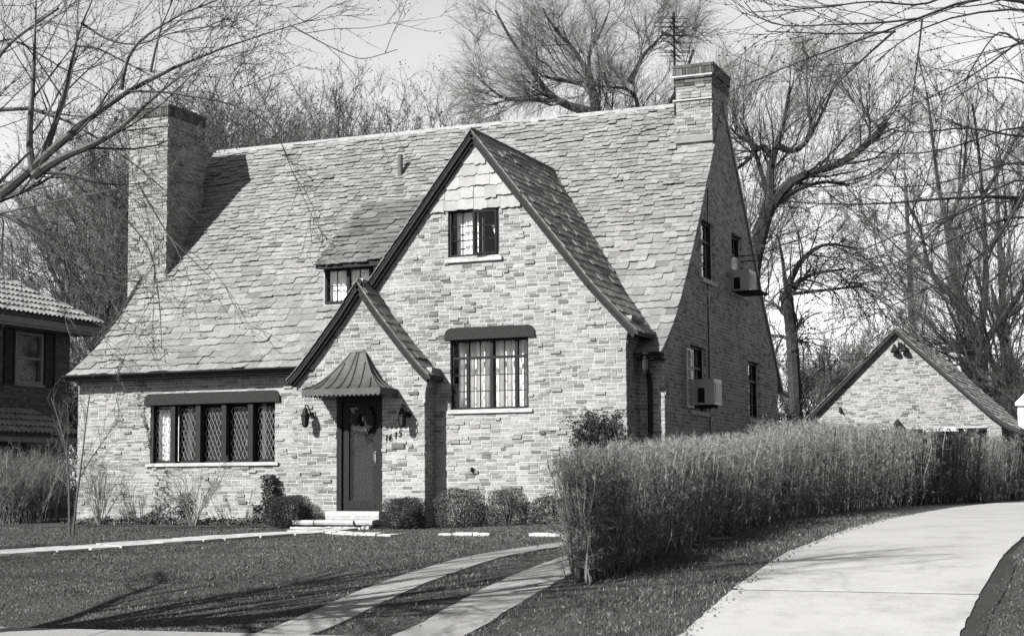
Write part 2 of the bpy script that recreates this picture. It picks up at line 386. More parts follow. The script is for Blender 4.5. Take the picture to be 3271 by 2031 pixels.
# ------------------------------------------------------------------ pieces: bricks and slates
class Pieces:
    """boxes given by origin + three scaled axes; the largest in view become objects, the rest one mesh"""
    def __init__(s, variants): s.var = variants; s.O = []; s.A = []; s.k = []; s.host = []; s.show = []
    def add(s, O, ax, k, host, show=True):
        s.O.append(O); s.A.append(ax); s.k.append(k); s.host.append(host); s.show.append(show)
    def emit(s, piece_name, stuff_name, mat, limit=300):
        O = np.array(s.O); A = np.array(s.A); k = np.array(s.k)
        hosts = list(dict.fromkeys(s.host)); hid = np.array([hosts.index(h) for h in s.host])
        mid = O + A.sum(1)*.5; dv = CAM-mid; d = np.linalg.norm(dv, axis=1)
        area = np.abs(np.einsum('ij,ij->i', np.cross(A[:, 0], A[:, 1]), dv))/d**3
        area[~np.array(s.show)] = 0
        order = np.argsort(-area); pick = order[:limit]; pick = pick[area[pick] > 0]
        sel = np.zeros(len(O), bool); sel[pick] = True
        meshes = []
        for V, Q, T in s.var:
            me = np_mesh(piece_name, V, Q, T); me.materials.append(mat); meshes.append(me)
        for i in np.nonzero(sel)[0]:
            h = s.host[i]; o = bpy.data.objects.new(piece_name, meshes[k[i]]); COL.objects.link(o); o.parent = h
            m = Matrix.Identity(4)
            for c in range(3):
                for r_ in range(3): m[r_][c] = A[i, c, r_]
            m.translation = Vector(O[i]-WL[h]); o.matrix_local = m
        for hi, h in enumerate(hosts):
            VV = []; QQ = []; TT = []; base = 0
            for kv, (V, Q, T) in enumerate(s.var):
                I = np.nonzero((hid == hi) & (k == kv) & ~sel)[0]
                if not len(I): continue
                P = np.einsum('vc,ncr->nvr', V, A[I])+O[I][:, None, :]
                VV.append(P.reshape(-1, 3)); n = len(V); off = (base+np.arange(len(I))*n)[:, None, None]
                if Q is not None and len(Q): QQ.append((off+np.asarray(Q)[None]).reshape(-1, 4))
                if T is not None and len(T): TT.append((off+np.asarray(T)[None]).reshape(-1, 3))
                base += len(I)*n
            if VV:
                o = place(stuff_name, np.concatenate(VV), np.concatenate(QQ) if QQ else None, np.concatenate(TT) if TT else None, mat, parent=h)
                o['kind'] = 'stuff'

def brick_variant():
    j = lambda: random.uniform(-.03, .03)
    v = []
    for z in (0, 1):
        for x, y in ((0, 0), (1, 0), (1, 1), (0, 1)):
            v.append((x+j()*.3, y+(j()*.35 if y else 0), z+j()*1.2))   # y is outwards
    return np.array(v), np.array([(4, 5, 6, 7)[::-1], (0, 1, 2, 3), (0, 1, 5, 4)[::-1], (1, 2, 6, 5)[::-1], (2, 3, 7, 6)[::-1], (3, 0, 4, 7)[::-1]])[:, ::-1], None
BRV = [brick_variant() for _ in range(6)]
CH, BH, BL = .0677, .0545, .19

def slate_variant():
    nb = 5; xsb = np.linspace(-.5, .5, nb); y = [random.uniform(-.045, .07) for _ in range(nb)]
    if random.random() < .35: y[0] += .09
    if random.random() < .3: y[-1] += .1
    top = [(x, yy, 1) for x, yy in zip(xsb, y)]; bot = [(x, yy, 0) for x, yy in zip(xsb, y)]
    V = top+bot+[(-.5, 1, .6), (.5, 1, .6), (-.5, 1, 0), (.5, 1, 0)]
    Q = [(i, i+nb, i+nb+1, i+1) for i in range(nb-1)]+[(2*nb, 2*nb+2, nb, 0), (nb-1, 2*nb-1, 2*nb+3, 2*nb+1)]
    T = [(2*nb, 0, 1), (2*nb, 1, 2), (2*nb, 2, 2*nb+1), (2*nb+1, 2, 3), (2*nb+1, 3, 4)]
    return np.array(V, float), np.array(Q), np.array(T)
SLV = [slate_variant() for _ in range(10)]

def lay_bricks(P, F, host, spans, z0, z1, show=None, rough=1.0, rnd=random):
    """running bond with odd headers; spans(z) gives the brick runs of a course"""
    n = 0; z = z0
    while z < z1:
        for a, b in spans(z+BH/2):
            if b-a < .03: continue
            u = a-(0.105 if n % 2 else 0)-rnd.choice((0, 0, .03))
            while u < b:
                l = BL if rnd.random() < .8 else .095
                l += rnd.uniform(-.006, .006)
                s, e = max(a, u), min(b, u+l)
                if b-e < .035: e = b
                if e-s > .025:
                    q = rnd.random()
                    pr = rnd.uniform(.0, .003) if q < .66 else (rnd.uniform(.004, .012) if q < .91 else rnd.uniform(.012, .03))
                    pr = .0025+pr*rough
                    h = BH+rnd.uniform(-.005, .005)
                    tl = rnd.uniform(-.012, .012)
                    O = F.p(s, z+rnd.uniform(-.002, .003), -.05)
                    ax = [F.U*(e-s)+A3(0, 0, tl*(e-s)), F.N*(.05+pr), A3(0, 0, h)]
                    P.add(O, ax, rnd.randrange(6), host, bool(show and show(s, z) and e-s > .15))
                u += l+.016
        z += CH; n += 1

def backing(F, spans, z0, z1, w=.0, extra=None):
    V = []; Q = []; z = z0
    while z < z1:
        for a, b in spans(z+BH/2):
            k = len(V); V += [F.p(a, z, w), F.p(b, z, w), F.p(b, z+CH, w), F.p(a, z+CH, w)]; Q.append((k, k+1, k+2, k+3))
        z += CH
    for q in (extra or []):
        k = len(V); V += q; Q.append((k, k+1, k+2, k+3))
    return V, Q

def cut(sp, a, b):
    out = []
    for s, e in sp:
        if b <= s or a >= e: out.append((s, e)); continue
        if a > s: out.append((s, a))
        if b < e: out.append((b, e))
    return out
def holes(sp, z, HL):
    for u0, u1, v0, v1 in HL:
        if v0 < z < v1: sp = cut(sp, u0, u1)
    return sp
def reveals(F, HL, d):
    q = []
    for u0, u1, v0, v1 in HL:
        p = lambda u, v, w: F.p(u, v, w)
        q += [[p(u0, v0, 0), p(u0, v1, 0), p(u0, v1, -d), p(u0, v0, -d)], [p(u1, v0, 0), p(u1, v0, -d), p(u1, v1, -d), p(u1, v1, 0)],
              [p(u0, v1, 0), p(u1, v1, 0), p(u1, v1, -d), p(u0, v1, -d)], [p(u0, v0, 0), p(u0, v0, -d), p(u1, v0, -d), p(u1, v0, 0)]]
    return q

# ------------------------------------------------------------------ the brick house
house = empty('brick_house', (0, .72, -.29), 'steep slate-roofed brick cottage with two front gables and tall chimneys', 'house')
# roof profiles
RY = [.385, .7, 1.2, 1.7, 2.3, 2.9, 5.0]; RZ = [2.72, 2.93, 3.33, 3.84, 4.57, 5.37, 8.22]
mainz = lambda y: np.interp(y, RY, RZ)
mainy = lambda z: np.interp(z, RZ, RY)
GA = [0, 2.3, 2.85, 3.12]; GZ = [6.88, 3.96, 3.36, 3.07]; GX = 2.14
ga = lambda z: np.interp(-z, [-q for q in GZ], GA)          # half width of the big gable roof at height z
EA = [0, .43, .95, 1.3, 1.47]; EZ = [4.19, 3.6, 2.97, 2.57, 2.40]; EX = .03
ea = lambda z: np.interp(-z, [-q for q in EZ], EA)
XL, XR = -7.16, 5.455
xleft = lambda y: -7.22+.5*max(0, (y-.3)/4.7)
FM = Frame((0, .72, 0), (1, 0, 0), (0, -1, 0)); FG = Frame((0, 0, 0), (1, 0, 0), (0, -1, 0)); FE = Frame((0, -.42, 0), (1, 0, 0), (0, -1, 0))
FS = Frame((XR, 0, 0), (0, 1, 0), (1, 0, 0)); FGS = Frame((4.99, 0, 0), (0, 1, 0), (1, 0, 0)); FES = Frame((1.325, 0, 0), (0, 1, 0), (1, 0, 0))
BR = Pieces(BRV); SLT = Pieces(SLV)
H_left = [(-5.37, -2.46, .92, 2.2)]
H_right = [(1.64, 3.17, 1.80, 3.14)]; H_up = [(1.605, 2.62, 4.56, 5.6)]
H_side = [(3.25, 4.22, 4.40, 5.53), (5.55, 6.42, 4.39, 5.57), (2.38, 3.45, 1.82, 3.03), (6.74, 7.75, 1.83, 3.02)]
H_door = [(-.46, .47, -.4, 2.07)]
flare = lambda z, z0, h, a: a*max(0, min(1, (z-z0)/h))**2
def sp_main_left(z): return holes([(XL, -1.2)], z, H_left)
def sp_main_right(z): return [(4.95, XR)]
def sp_G(z):
    a = ga(z)-.04 if z > 3.36 else 2.85+flare(z, 2.75, .6, .13)
    sp = [(GX-a, GX+a)]
    if z < 4.0: sp = cut(sp, -3, EX+max(0, (ea(z)-.1 if z > 2.4 else 1.28)))
    if z > 5.46: return []
    return holes(holes(sp, z, H_right), z, H_up)
def sp_E(z):
    a = ea(z)-.04 if z > 2.45 else 1.295+flare(z, 1.95, .5, .13)
    return holes([(EX-a, EX+a)], z, H_door)
def sp_S(z):
    if z < 2.78: s = [(.725, 9.42)]
    else:
        y0 = mainy(z)+.05; y1 = 5-(8.22-z)*(4.6/5.5)+2*((8.22-z)*(4.6/5.5))-.05
        s = [(y0, min(9.42, y1))] if y1 > y0 else []
    return holes(s, z, H_side)
walls = []
for F, sp, z0, z1, HL, show in (
        (FM, sp_main_left, -.36, 2.78, H_left, lambda u, z: z > .5 and u > -4.8),
        (FM, sp_main_right, -.36, 2.78, [], None),
        (FG, sp_G, -.36, 5.5, H_right+H_up, lambda u, z: z > .75 and u > 1.5 and not (u > 4.0 and z < 1.6)),
        (FE, sp_E, -.36, 4.2, H_door, lambda u, z: z > .4 and not (z > 1.4 and -.85 < u < .9 and z < 2.8)),
        (FS, sp_S, -.36, 8.1, H_side, None)):
    V, Q = backing(F, sp, z0, z1, extra=reveals(F, HL, .2))
    wl_ = place('wall', V, Q, None, MAT['mortar'], parent=house); walls.append(wl_)
    lay_bricks(BR, F, wl_, sp, z0, z1, show, 1.0 if F is not FS else .7)
# short return walls of the two projecting gables, corbelled out under the eaves
for F, d0, x0, zt, zf in ((FGS, .7, 4.99, 3.3, 2.75), (FES, -.02, 1.325, 2.5, 1.95)):
    y0 = -.42 if F is FES else 0.0
    sp = lambda z, y0=y0, d0=d0: [(y0+.01, d0)]
    V = []; Q = []
    w_ = None
    V, Q = backing(F, sp, -.36, zf)
    zz = zf
    w_ = place('wall', V, Q, None, MAT['mortar'], parent=house)
    lay_bricks(BR, F, w_, sp, -.36, zf)
    k = 0
    while zf+k*CH < zt:                  # corbel courses
        z = zf+k*CH; Fk = Frame(F.O+F.N*(flare(z+.03, zf, .6 if F is FGS else .5, .13)), F.U, F.N)
        lay_bricks(BR, Fk, w_, sp, z, z+CH*.9); k += 1
    fl = .13
    m_ = MB()
    for k2 in range(k):
        z = zf+k2*CH; f_ = flare(z+.03, zf, .6 if F is FGS else .5, .13)
        m_.box(x0-.06, x0+f_-.004, y0+.012, d0, z, z+CH+.001)
    m_.build('corbel', MAT['mortar'], house)
# rear and far walls close the body
m_ = MB(); m_.box(XL, XR-.06, 9.3, 9.42, -.4, 2.75)
m_.add([(XL, .74, -.4), (XL, 9.42, -.4), (XL, 9.42, 2.75), (-6.7, 5, 8.15), (XL, .74, 2.75)], [(0, 1, 2, 3, 4)])
m_.build('wall', MAT['mortar'], house)

# gable tip of the big gable: hung slates
gb = MB(); gb.add([(GX-ga(z)+.02 if k else GX, .02, z) for k, z in enumerate((6.8, 5.44))]+[(GX+ga(5.44)-.02, .02, 5.44)], [(0, 1, 2)])
gslab = gb.build('gable_backing', MAT['underlay'], house)
GSL = Pieces(SLV)
z = 5.43; row = 0
while z < 6.78:
    ex = .21; a = ga(z+ex)-.07; u = GX-a-random.uniform(0, .2)
    while u < GX+a:
        wd = random.uniform(.2, .36); s, e = max(u, GX-a), min(u+wd, GX+a)
        if e-s > .05:
            h = random.uniform(.03, .055)
            O = A3((s+e)/2, -h+.02, z+random.uniform(-.02, .02)); t = .02
            GSL.add(O, [A3(e-s-.004, 0, 0), A3(0, h*.75, ex+.07), A3(0, -t, 0)], random.randrange(10), gslab, True)
        u += wd
    z += ex; row += 1

# ---------------------------------------------------------------- roofs
def roof_sheet(name, prof, x0, x1, parent, thick=.07, mat='underlay'):
    """prof: list of (y,z); x0,x1 callables"""
    V = []; Q = []
    for y, z in prof:
        for x in (x0(y), x1(y)): V += [(x, y, z), (x, y, z-thick)]
    for i in range(len(prof)-1):
        a = i*4; b = a+4
        Q += [(a, a+2, b+2, b), (a+1, b+1, b+3, a+3), (a, b, b+1, a+1), (a+2, a+3, b+3, b+2)]
    Q += [(0, 1, 3, 2)]; e = (len(prof)-1)*4; Q += [(e, e+2, e+3, e+1)]
    return place(name, V, Q, None, MAT[mat], parent=parent)
roof = roof_sheet('roof', list(zip(RY, RZ)), xleft, lambda y: 5.47, house)
rear = roof_sheet('roof', [(5.0, 8.22), (6.5, 6.45), (8.2, 4.35), (9.8, 2.6)], lambda y: -6.75-.02*(y-5), lambda y: 5.5, house, .1, 'slate')

def slate_run(P, host, pos, tan, nrm, xd, spans, S, expo, wmin, wmax, show=None, lift=.037, wob=.018, nrow0=0):
    """pos(s), tan(s), nrm(s) along the slope; xd = direction across; spans(s) = runs across"""
    s = 0.0; row = nrow0
    while s < S-.02:
        e = expo(s); ph = random.uniform(0, 6.3); ph2 = random.uniform(0, 6.3); f1 = random.uniform(.9, 1.7); f2 = random.uniform(2.6, 4.4)
        for a, b in spans(s+.02):
            u = a-random.uniform(0, wmax(s)*.8)
            while u < b:
                wd = random.uniform(wmin(s), wmax(s)); s0, e0 = max(a, u), min(b, u+wd)
                if b-e0 < .06: e0 = b
                if e0-s0 > .04:
                    c = (s0+e0)/2
                    ss = s+wob*math.sin(c*f1*3+ph)+wob*.6*math.sin(c*f2*3+ph2)+random.uniform(-.016, .016)
                    ss = max(ss, -.03)
                    h = lift*random.uniform(.55, 1.25); q = random.random()
                    if q > .92: h += .014
                    T = tan(s+e*.5); N = nrm(s+e*.5); L_ = max(.05, min(e+.09, S-ss+.005))
                    O = pos(ss)+xd*c+N*(h-.012)
                    tilt = random.uniform(-.03, .03)
                    ax = [xd*(e0-s0-.003)+T*tilt*(e0-s0), T*L_-N*(h*.85), N*.014]
                    P.add(O, ax, random.randrange(10), host, bool(show and show(c, s) and e0-s0 > .15))
                u += wd
        s += e; row += 1

def prof_funcs(pts):
    pts = np.array(pts, float); seg = np.diff(pts, axis=0); L_ = np.linalg.norm(seg, axis=1); cs = np.concatenate([[0], np.cumsum(L_)])
    f = lambda s: np.array([np.interp(s, cs, pts[:, 0]), np.interp(s, cs, pts[:, 1])])
    def t(s):
        d = f(min(s+.15, cs[-1]))-f(max(s-.15, 0)); return d/np.linalg.norm(d)
    return f, t, cs[-1]
f_, t_, S_ = prof_funcs(list(zip(RY, RZ)))
def sp_roof(s):
    y, z = f_(s+.12)
    sp = [(xleft(y), 5.51)]
    if z < 3.08: sp = cut(sp, GX-2.85, GX+2.88 if z < 3.0 else GX+3.02)
    elif z < 6.86: sp = cut(sp, GX-ga(z)+.12, GX+ga(z)-.12)
    if z < 4.1: sp = cut(sp, EX-(ea(z) if z > 2.4 else 1.45)+.1, EX+1.2)
    if 2.6 < y < 3.95: sp = cut(sp, -8, -6.33)
    if y > 4.22: sp = cut(sp, 4.72, 8)
    if 1.86 < y < 3.6: sp = cut(sp, -2.05, GX)
    return sp
expo_m = lambda s: max(.112, .255-.034*s)
slate_run(SLT, roof, lambda s: A3(0, *f_(s)) if s >= 0 else A3(0, *(f_(0)+s*t_(0))), lambda s: A3(0, *t_(s)), lambda s: A3(0, -t_(s)[1], t_(s)[0]), A3(1, 0, 0), sp_roof, S_, expo_m,
          lambda s: max(.13, .24-.03*s), lambda s: max(.28, .5-.05*s), show=lambda c, s: not (c < -6 and s > 2))
# ridge capping
rc = MB()
x = -6.66
while x < 4.7:
    l = random.uniform(.5, .75); x1 = min(4.70, x+l)
    for sgn in (-1, 1):
        y1 = 5+sgn*.075; rc.add([(x, 5, 8.25), (x1, 5, 8.25), (x1, y1, 8.15), (x, y1, 8.15), (x, 5, 8.268), (x1, 5, 8.268), (x1, y1, 8.168), (x, y1, 8.168)], MB.BOXF)
    x = x1+.004
rc.build('ridge_cap', MAT['ridge'], roof)

def gable_roof(X0, A, Z, y0, yend, expo, wr, name, ov):
    """roof of a front gable, both slopes, running back from y0 until yend(z)"""
    # structural sheet
    V = []; Q = []
    pr = [(X0-a, z) for a, z in reversed(list(zip(A, Z)))]+[(X0+a, z) for a, z in list(zip(A, Z))[1:]]
    for x, z in pr:
        ye = yend(z)+.12
        V += [(x, y0, z), (x, y0, z-.075), (x, ye, z), (x, ye, z-.075)]
    for i in range(len(pr)-1):
        a = i*4; b = a+4; Q += [(a, a+2, b+2, b)[::-1], (a+1, b+1, b+3, a+3)[::-1], (a, b, b+1, a+1)[::-1], (a+2, a+3, b+3, b+2)[::-1]]
    Q += [(0, 1, 3, 2)]; e = (len(pr)-1)*4; Q += [(e, e+2, e+3, e+1)]
    rf = place('roof', V, Q, None, MAT['underlay'], parent=house)
    for sgn in (1, -1):
        f, t, S = prof_funcs([(a, z) for a, z in reversed(list(zip(A, Z)))])
        pos = lambda s: (A3(X0+sgn*f(s)[0], 0, f(s)[1]) if s >= 0 else A3(X0+sgn*(f(0)+s*t(0))[0], 0, (f(0)+s*t(0))[1]))
        tan = lambda s: A3(sgn*t(s)[0], 0, t(s)[1]); nrm = lambda s: A3(sgn*t(s)[1], 0, -t(s)[0])
        xd = A3(0, 1, 0) if sgn > 0 else A3(0, -1, 0)
        def spans(s):
            z = f(s+.1)[1]; a, b = y0-.03, yend(z)+.03
            return [(a, b)] if sgn > 0 else [(-b, -a)]
        slate_run(SLT, rf, pos, tan, nrm, xd, spans, S, expo, lambda s: wr[0], lambda s: wr[1], show=(lambda c, s: True) if sgn > 0 else None, lift=.011, wob=.012)
    # barge boards under the front edge, stepped back from the slates
    for sgn in (-1, 1):
        m = MB()
        for i in range(len(A)-1):
            x1, z1, x2, z2 = X0+sgn*A[i], Z[i], X0+sgn*A[i+1], Z[i+1]
            for d0, d1, ya, yb in ((.0, .055, y0+.012, y0+.05), (.05, .105, y0+.05, y0+ov)):
                nrm2 = A3(sgn*(z1-z2), 0, abs(x2-x1)); nrm2 /= np.linalg.norm(nrm2)
                p = lambda x, z, d, y: A3(x, y, z)-nrm2*(d+.045)
                m.add([p(x1, z1, d1, ya), p(x2, z2, d1, ya), p(x2, z2, d1, yb), p(x1, z1, d1, yb), p(x1, z1, d0, ya), p(x2, z2, d0, ya), p(x2, z2, d0, yb), p(x1, z1, d0, yb)], MB.BOXF)
        m.build('barge_board', MAT['dark_wood'], rf)
    return rf
rg = gable_roof(GX, GA, GZ, -.15, lambda z: max(float(mainy(z)), .75), lambda s: .24-.018*s, (.17, .34), 'G', .13)
re_ = gable_roof(EX, EA, EZ, -.57, lambda z: 0.0 if z < 4.15 else .02, lambda s: .22, (.2, .4), 'E', .13)
# left side of the entry roof runs back to the main roof
m_ = MB()
for i in range(len(EA)-1):
    a1, z1, a2, z2 = EA[i], EZ[i], EA[i+1], EZ[i+1]
    m_.add([(EX-a1, .1, z1), (EX-a2, .1, z2), (EX-a2, max(.12, float(mainy(z2))), z2), (EX-a1, float(mainy(z1)), z1)], [(0, 1, 2, 3)])
m_.build('roof_slope', MAT['slate'], re_)
# ridge rolls of the two gables
rr = MB(); rr.tube([(GX, -.18, 6.905), (GX, 3.95, 6.905)], .02, 6); rr.build('ridge_roll', MAT['slate'], rg)
rr = MB(); rr.tube([(EX, -.58, 4.215), (EX, .0, 4.215)], .018, 6); rr.build('ridge_roll', MAT['slate'], re_)

# dormer tucked against the big gable
FD = Frame((0, 1.85, 0), (1, 0, 0), (0, -1, 0))
dz = lambda y: 4.86+(y-1.6)*.766
drm = roof_sheet('dormer_roof', [(1.62, dz(1.62)), (2.6, dz(2.6)), (3.72, dz(3.72))], lambda y: -2.08, lambda y: GX-ga(dz(y))+.1, house, .09, 'dark_wood')
DF, DT, DS = prof_funcs([(1.58, dz(1.58)), (3.78, dz(3.78))])
DSL = Pieces(SLV)
slate_run(DSL, drm, lambda s: A3(0, *DF(s)), lambda s: A3(0, *DT(s)), lambda s: A3(0, -DT(s)[1], DT(s)[0]), A3(1, 0, 0),
          lambda s: [(-2.12, GX-ga(DF(s+.1)[1])+.05)], DS, lambda s: .19, lambda s: .2, lambda s: .38, show=lambda c, s: c < .2)
m_ = MB(); m_.fbox(FD, -2.03, -1.99, 3.9, 4.86, -.9, 0.0); m_.fbox(FD, -1.985, -.2, 3.9, 4.1, -.1, .01)
m_.fbox(FD, -1.985, -.2, 4.86, 4.95, -.1, .0); m_.fbox(FD, -.9, -.2, 4.1, 4.86, -.1, .005)
m_.build('dormer_wall', MAT['gable_slate'], house)
m_ = MB(); m_.fbox(FD, -2.06, -.55, 4.80, 4.87, .03, .2); m_.build('dormer_fascia', MAT['dark_wood'], house)

# gutter along the left eave, small one in the right recess, downspout
def gutter(x0, x1, name='gutter'):
    m = MB(); n = 8
    for i in range(n):
        a0, a1 = PI+PI*i/n, PI+PI*(i+1)/n
        q = lambda a, r: (.355+r*math.cos(a), 2.735+r*math.sin(a))
        ps = [q(a0, .05), q(a1, .05), q(a1, .044), q(a0, .044)]
        m.add([(x0, *p) for p in ps]+[(x1, *p) for p in ps], MB.BOXF)
    m.box(x0, x1, .408, .43, 2.62, 2.72)
    return m.build(name, MAT['dark_wood'], house)
gutter(-7.3, -1.38); gutter(5.15, 5.5)
for a_, b_ in ((-7.2, -1.4), (5.02, 5.5)):
    m_ = MB(); m_.box(a_, b_, .42, .75, 2.62, 2.64); m_.build('soffit', MAT['dark_wood'], house)
m_ = MB(); m_.tube([(5.22, .36, 2.68), (5.22, .4, 2.5), (5.215, .6, 2.3), (5.215, .64, 2.2), (5.215, .64, -.2)], .045, 10)
m_.lathe((5.22, .38, 2.44), [(.04, -.08), (.075, 0), (.075, .16), (.06, .17)], 10)
m_.build('downspout', MAT['dark_wood'], house)

# vent pipe through the slates
m_ = MB(); m_.lathe((-1.456, 4.163, 6.95), [(.055, 0), (.055, .58), (.062, .58), (.062, .6)], 12); m_.build('vent_pipe', MAT['metal_grey'], house)

# ---------------------------------------------------------------- chimneys
BSO = Pieces(BRV)
def chimney(x0, x1, y0, y1, z0, z1, bands, right_open=True, seed=0):
    c = MB(); c.box(x0+.006, x1-.006, y0+.006, y1-.006, z0-1.4, z1)
    ch = c.build('chimney', MAT['mortar'], house)
    Ff = Frame((0, y0, 0), (1, 0, 0), (0, -1, 0)); Fr = Frame((x1, 0, 0), (0, 1, 0), (1, 0, 0)); Fl = Frame((x0, 0, 0), (0, -1, 0), (-1, 0, 0)); Fb = Frame((0, y1, 0), (-1, 0, 0), (0, 1, 0))
    lay_bricks(BR, Ff, ch, lambda z: [(x0, x1)], z0, z1-.02, lambda u, z: True)
    lay_bricks(BR, Fr, ch, lambda z: [(y0+.008, y1-.008)], z0, z1-.02)
    lay_bricks(BR, Fl, ch, lambda z: [(-y1+.008, -y0-.008)], z0, z1-.02)
    lay_bricks(BR, Fb, ch, lambda z: [(-x1, -x0)], z0+1.5, z1-.02)
    for zb, h, p, sold in bands:
        k = MB(); k.box(x0-p+.01, x1+p-.01, y0-p+.01, y1+p-.01, zb+.004, zb+h-.004)
        bd = k.build('chimney_band', MAT['mortar_dark'], ch)
        for F, a, b in ((Frame((0, y0-p, 0), (1, 0, 0), (0, -1, 0)), x0-p, x1+p), (Frame((x1+p, 0, 0), (0, 1, 0), (1, 0, 0)), y0-p+.01, y1+p-.01)):
            step = .0677 if sold else .205; u = a
            while u < b-.02:
                e = min(u+step-.009, b)
                (BSO if zb > 8.39 else BR).add(F.p(u, zb, -.045), [F.U*(e-u), F.N*(.05+random.uniform(0, .004)), A3(0, 0, h)], random.randrange(6), ch, False); u += step
    return ch
ch1 = chimney(-7.33, -6.33, 2.567, 3.98, 4.6, 8.62, [(8.3, .06, .02, False), (8.55, .19, .025, True), (8.74, .06, .045, False)])
ch2 = chimney(4.72, 5.46, 4.21, 5.46, 7.0, 8.62, [(8.40, .0575, .018, False), (8.4677, .0575, .018, False), (8.535, .0575, .018, False), (8.6, .16, .045, True), (8.764, .06, .055, False)])
m_ = MB(); m_.box(-6.33, -6.30, 2.5, 3.2, 4.84, 4.86)
m_ = MB(); m_.box(4.68, 5.475, 4.165, 4.2, 7.24, 7.36); m_.build('chimney_flashing', MAT['trim_grey'], ch2)
m_ = MB(); m_.box(4.85, 5.33, 4.34, 5.33, 8.82, 8.845); m_.build('chimney_crown', MAT['stone'], ch2)

BR.emit('brick', 'brickwork', MAT['brick'], 300)
GSL.emit('slate', 'slating', MAT['gable_slate'], 60)
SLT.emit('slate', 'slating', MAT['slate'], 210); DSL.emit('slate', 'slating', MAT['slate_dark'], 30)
BSO.emit('brick', 'brickwork', MAT['brick_soot'], 0)

# ---------------------------------------------------------------- windows
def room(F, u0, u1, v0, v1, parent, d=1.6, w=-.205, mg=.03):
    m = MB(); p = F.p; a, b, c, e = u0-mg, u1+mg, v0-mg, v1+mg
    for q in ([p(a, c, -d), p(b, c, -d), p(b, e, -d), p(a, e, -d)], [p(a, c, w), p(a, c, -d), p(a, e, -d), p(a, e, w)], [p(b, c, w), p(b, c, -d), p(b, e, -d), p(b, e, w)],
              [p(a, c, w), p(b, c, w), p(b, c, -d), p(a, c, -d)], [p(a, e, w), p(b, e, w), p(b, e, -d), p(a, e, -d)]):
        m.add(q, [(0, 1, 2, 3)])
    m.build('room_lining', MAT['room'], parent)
def pane(F, u0, u1, v0, v1, w, parent, th=.004):
    m = MB(); m.fbox(F, u0, u1, v0, v1, w-th, w); return m.build('pane', MAT['glass'], parent)
def bars(m, F, u0, u1, v0, v1, cols, rows, w, t=.016, d=.025, colw=None):
    for i in range(1, cols): u = u0+(u1-u0)*i/cols; m.fbox(F, u-t/2, u+t/2, v0, v1, w-d, w)
    for i in range(1, rows): v = v0+(v1-v0)*i/rows; m.fbox(F, u0, u1, v-t/2, v+t/2, w-d+.002, w+.002)
def ring(m, F, u0, u1, v0, v1, w0, w1, t):
    m.fbox(F, u0, u0+t, v0, v1, w0, w1); m.fbox(F, u1-t, u1, v0, v1, w0, w1)
    m.fbox(F, u0+t, u1-t, v0, v0+t, w0, w1); m.fbox(F, u0+t, u1-t, v1-t, v1, w0, w1)
def curtain(F, u0, u1, v0, v1, w, parent, folds=7, amp=.035, name='curtain', mat='curtain', gather=1.0, seed=0):
    n = folds*10; V = []; Q = []; r = random.Random(seed); ph = [r.uniform(0, 6) for _ in range(3)]
    for i in range(n+1):
        t = i/n; d = amp*(math.sin(t*folds*2*PI+ph[0]+.8*math.sin(t*9+ph[1]))+.35*math.sin(t*folds*4.3*PI+ph[2]))
        for v, g_ in ((v0, gather), ((v0+v1)/2, (1+gather)/2), (v1, 1)):
            V.append(F.p(u0+(u1-u0)*t*g_, v, w+d))
    for i in range(n):
        for k in range(2): a = i*3+k; Q.append((a, a+1, a+4, a+3))
    return place(name, V, Q, None, MAT[mat], parent=parent, smooth=True)
def sill(F, u0, u1, v0, v1, w, parent, mat='stone'):
    m = MB(); m.add([F.p(u, v, q) for q, vv in ((-.12, (v0, v1)), (w, (v0, v1-.015))) for u, v in ((u0, vv[0]), (u1, vv[0]), (u1, vv[1]), (u0, vv[1]))], MB.BOXF)
    return m.build('sill', MAT[mat], parent)
def lintel(F, u0, u1, v0, v1, w, r, parent):
    pr = [(u0, v0)]+[(u0+.012+r-r*math.cos(a), v1-r+r*math.sin(a)) for a in np.linspace(.15, PI/2, 6)]+[(u1-.012-r+r*math.sin(a), v1-r+r*math.cos(a)) for a in np.linspace(0, PI/2-.15, 6)]+[(u1, v0)]
    n = len(pr); m = MB()
    m.add([F.p(u, v, -.1) for u, v in pr]+[F.p(u, v, w) for u, v in pr], [tuple(range(n))[::-1], tuple(range(n, 2*n))]+[(i, (i+1) % n, n+(i+1) % n, n+i) for i in range(n)])
    return m.build('lintel_beam', MAT['beam_wood'], parent)

# tall gable-front window on the right
u0, u1, v0, v1 = 1.64, 3.17, 1.80, 3.075
W = u1-u0; fr = MB(); ring(fr, FG, u0, u1, v0, v1, -.12, -.05, .045)
mu = [u0+W*.21, u0+W*.52, u0+W*.835]; vt = v0+(v1-v0)*.735
for m_u in mu: fr.fbox(FG, m_u-.028, m_u+.028, v0+.045, v1-.045, -.115, -.045)
fr.fbox(FG, u0+.045, u1-.045, vt-.022, vt+.022, -.113, -.04)
win = fr.build('window', MAT['frame'], house)
mt = MB()
cuts = [u0+.045]+mu+[u1-.045]
for i in range(4):
    a, b = cuts[i]+(.028 if i else 0), cuts[i+1]-(.028 if i < 3 else 0)
    pane(FG, a, b, v0+.045, vt-.022, -.085, win); pane(FG, a, b, vt+.022, v1-.045, -.085, win)
    cols = 2 if i in (1, 2) else 1
    bars(mt, FG, a, b, v0+.045, vt-.022, cols, 3, -.07, .016); bars(mt, FG, a, b, vt+.022, v1-.045, cols, 1, -.07, .016)
mt.build('muntins', MAT['frame'], win)
sill(FG, 1.585, 3.245, 1.735, 1.80, .045, win); lintel(FG, 1.534, 3.312, 3.07, 3.285, .045, .13, win)
curtain(FG, u0+.02, u0+W*.46, v0-.05, v1, -.3, win, 4, .075, gather=.96, seed=2)
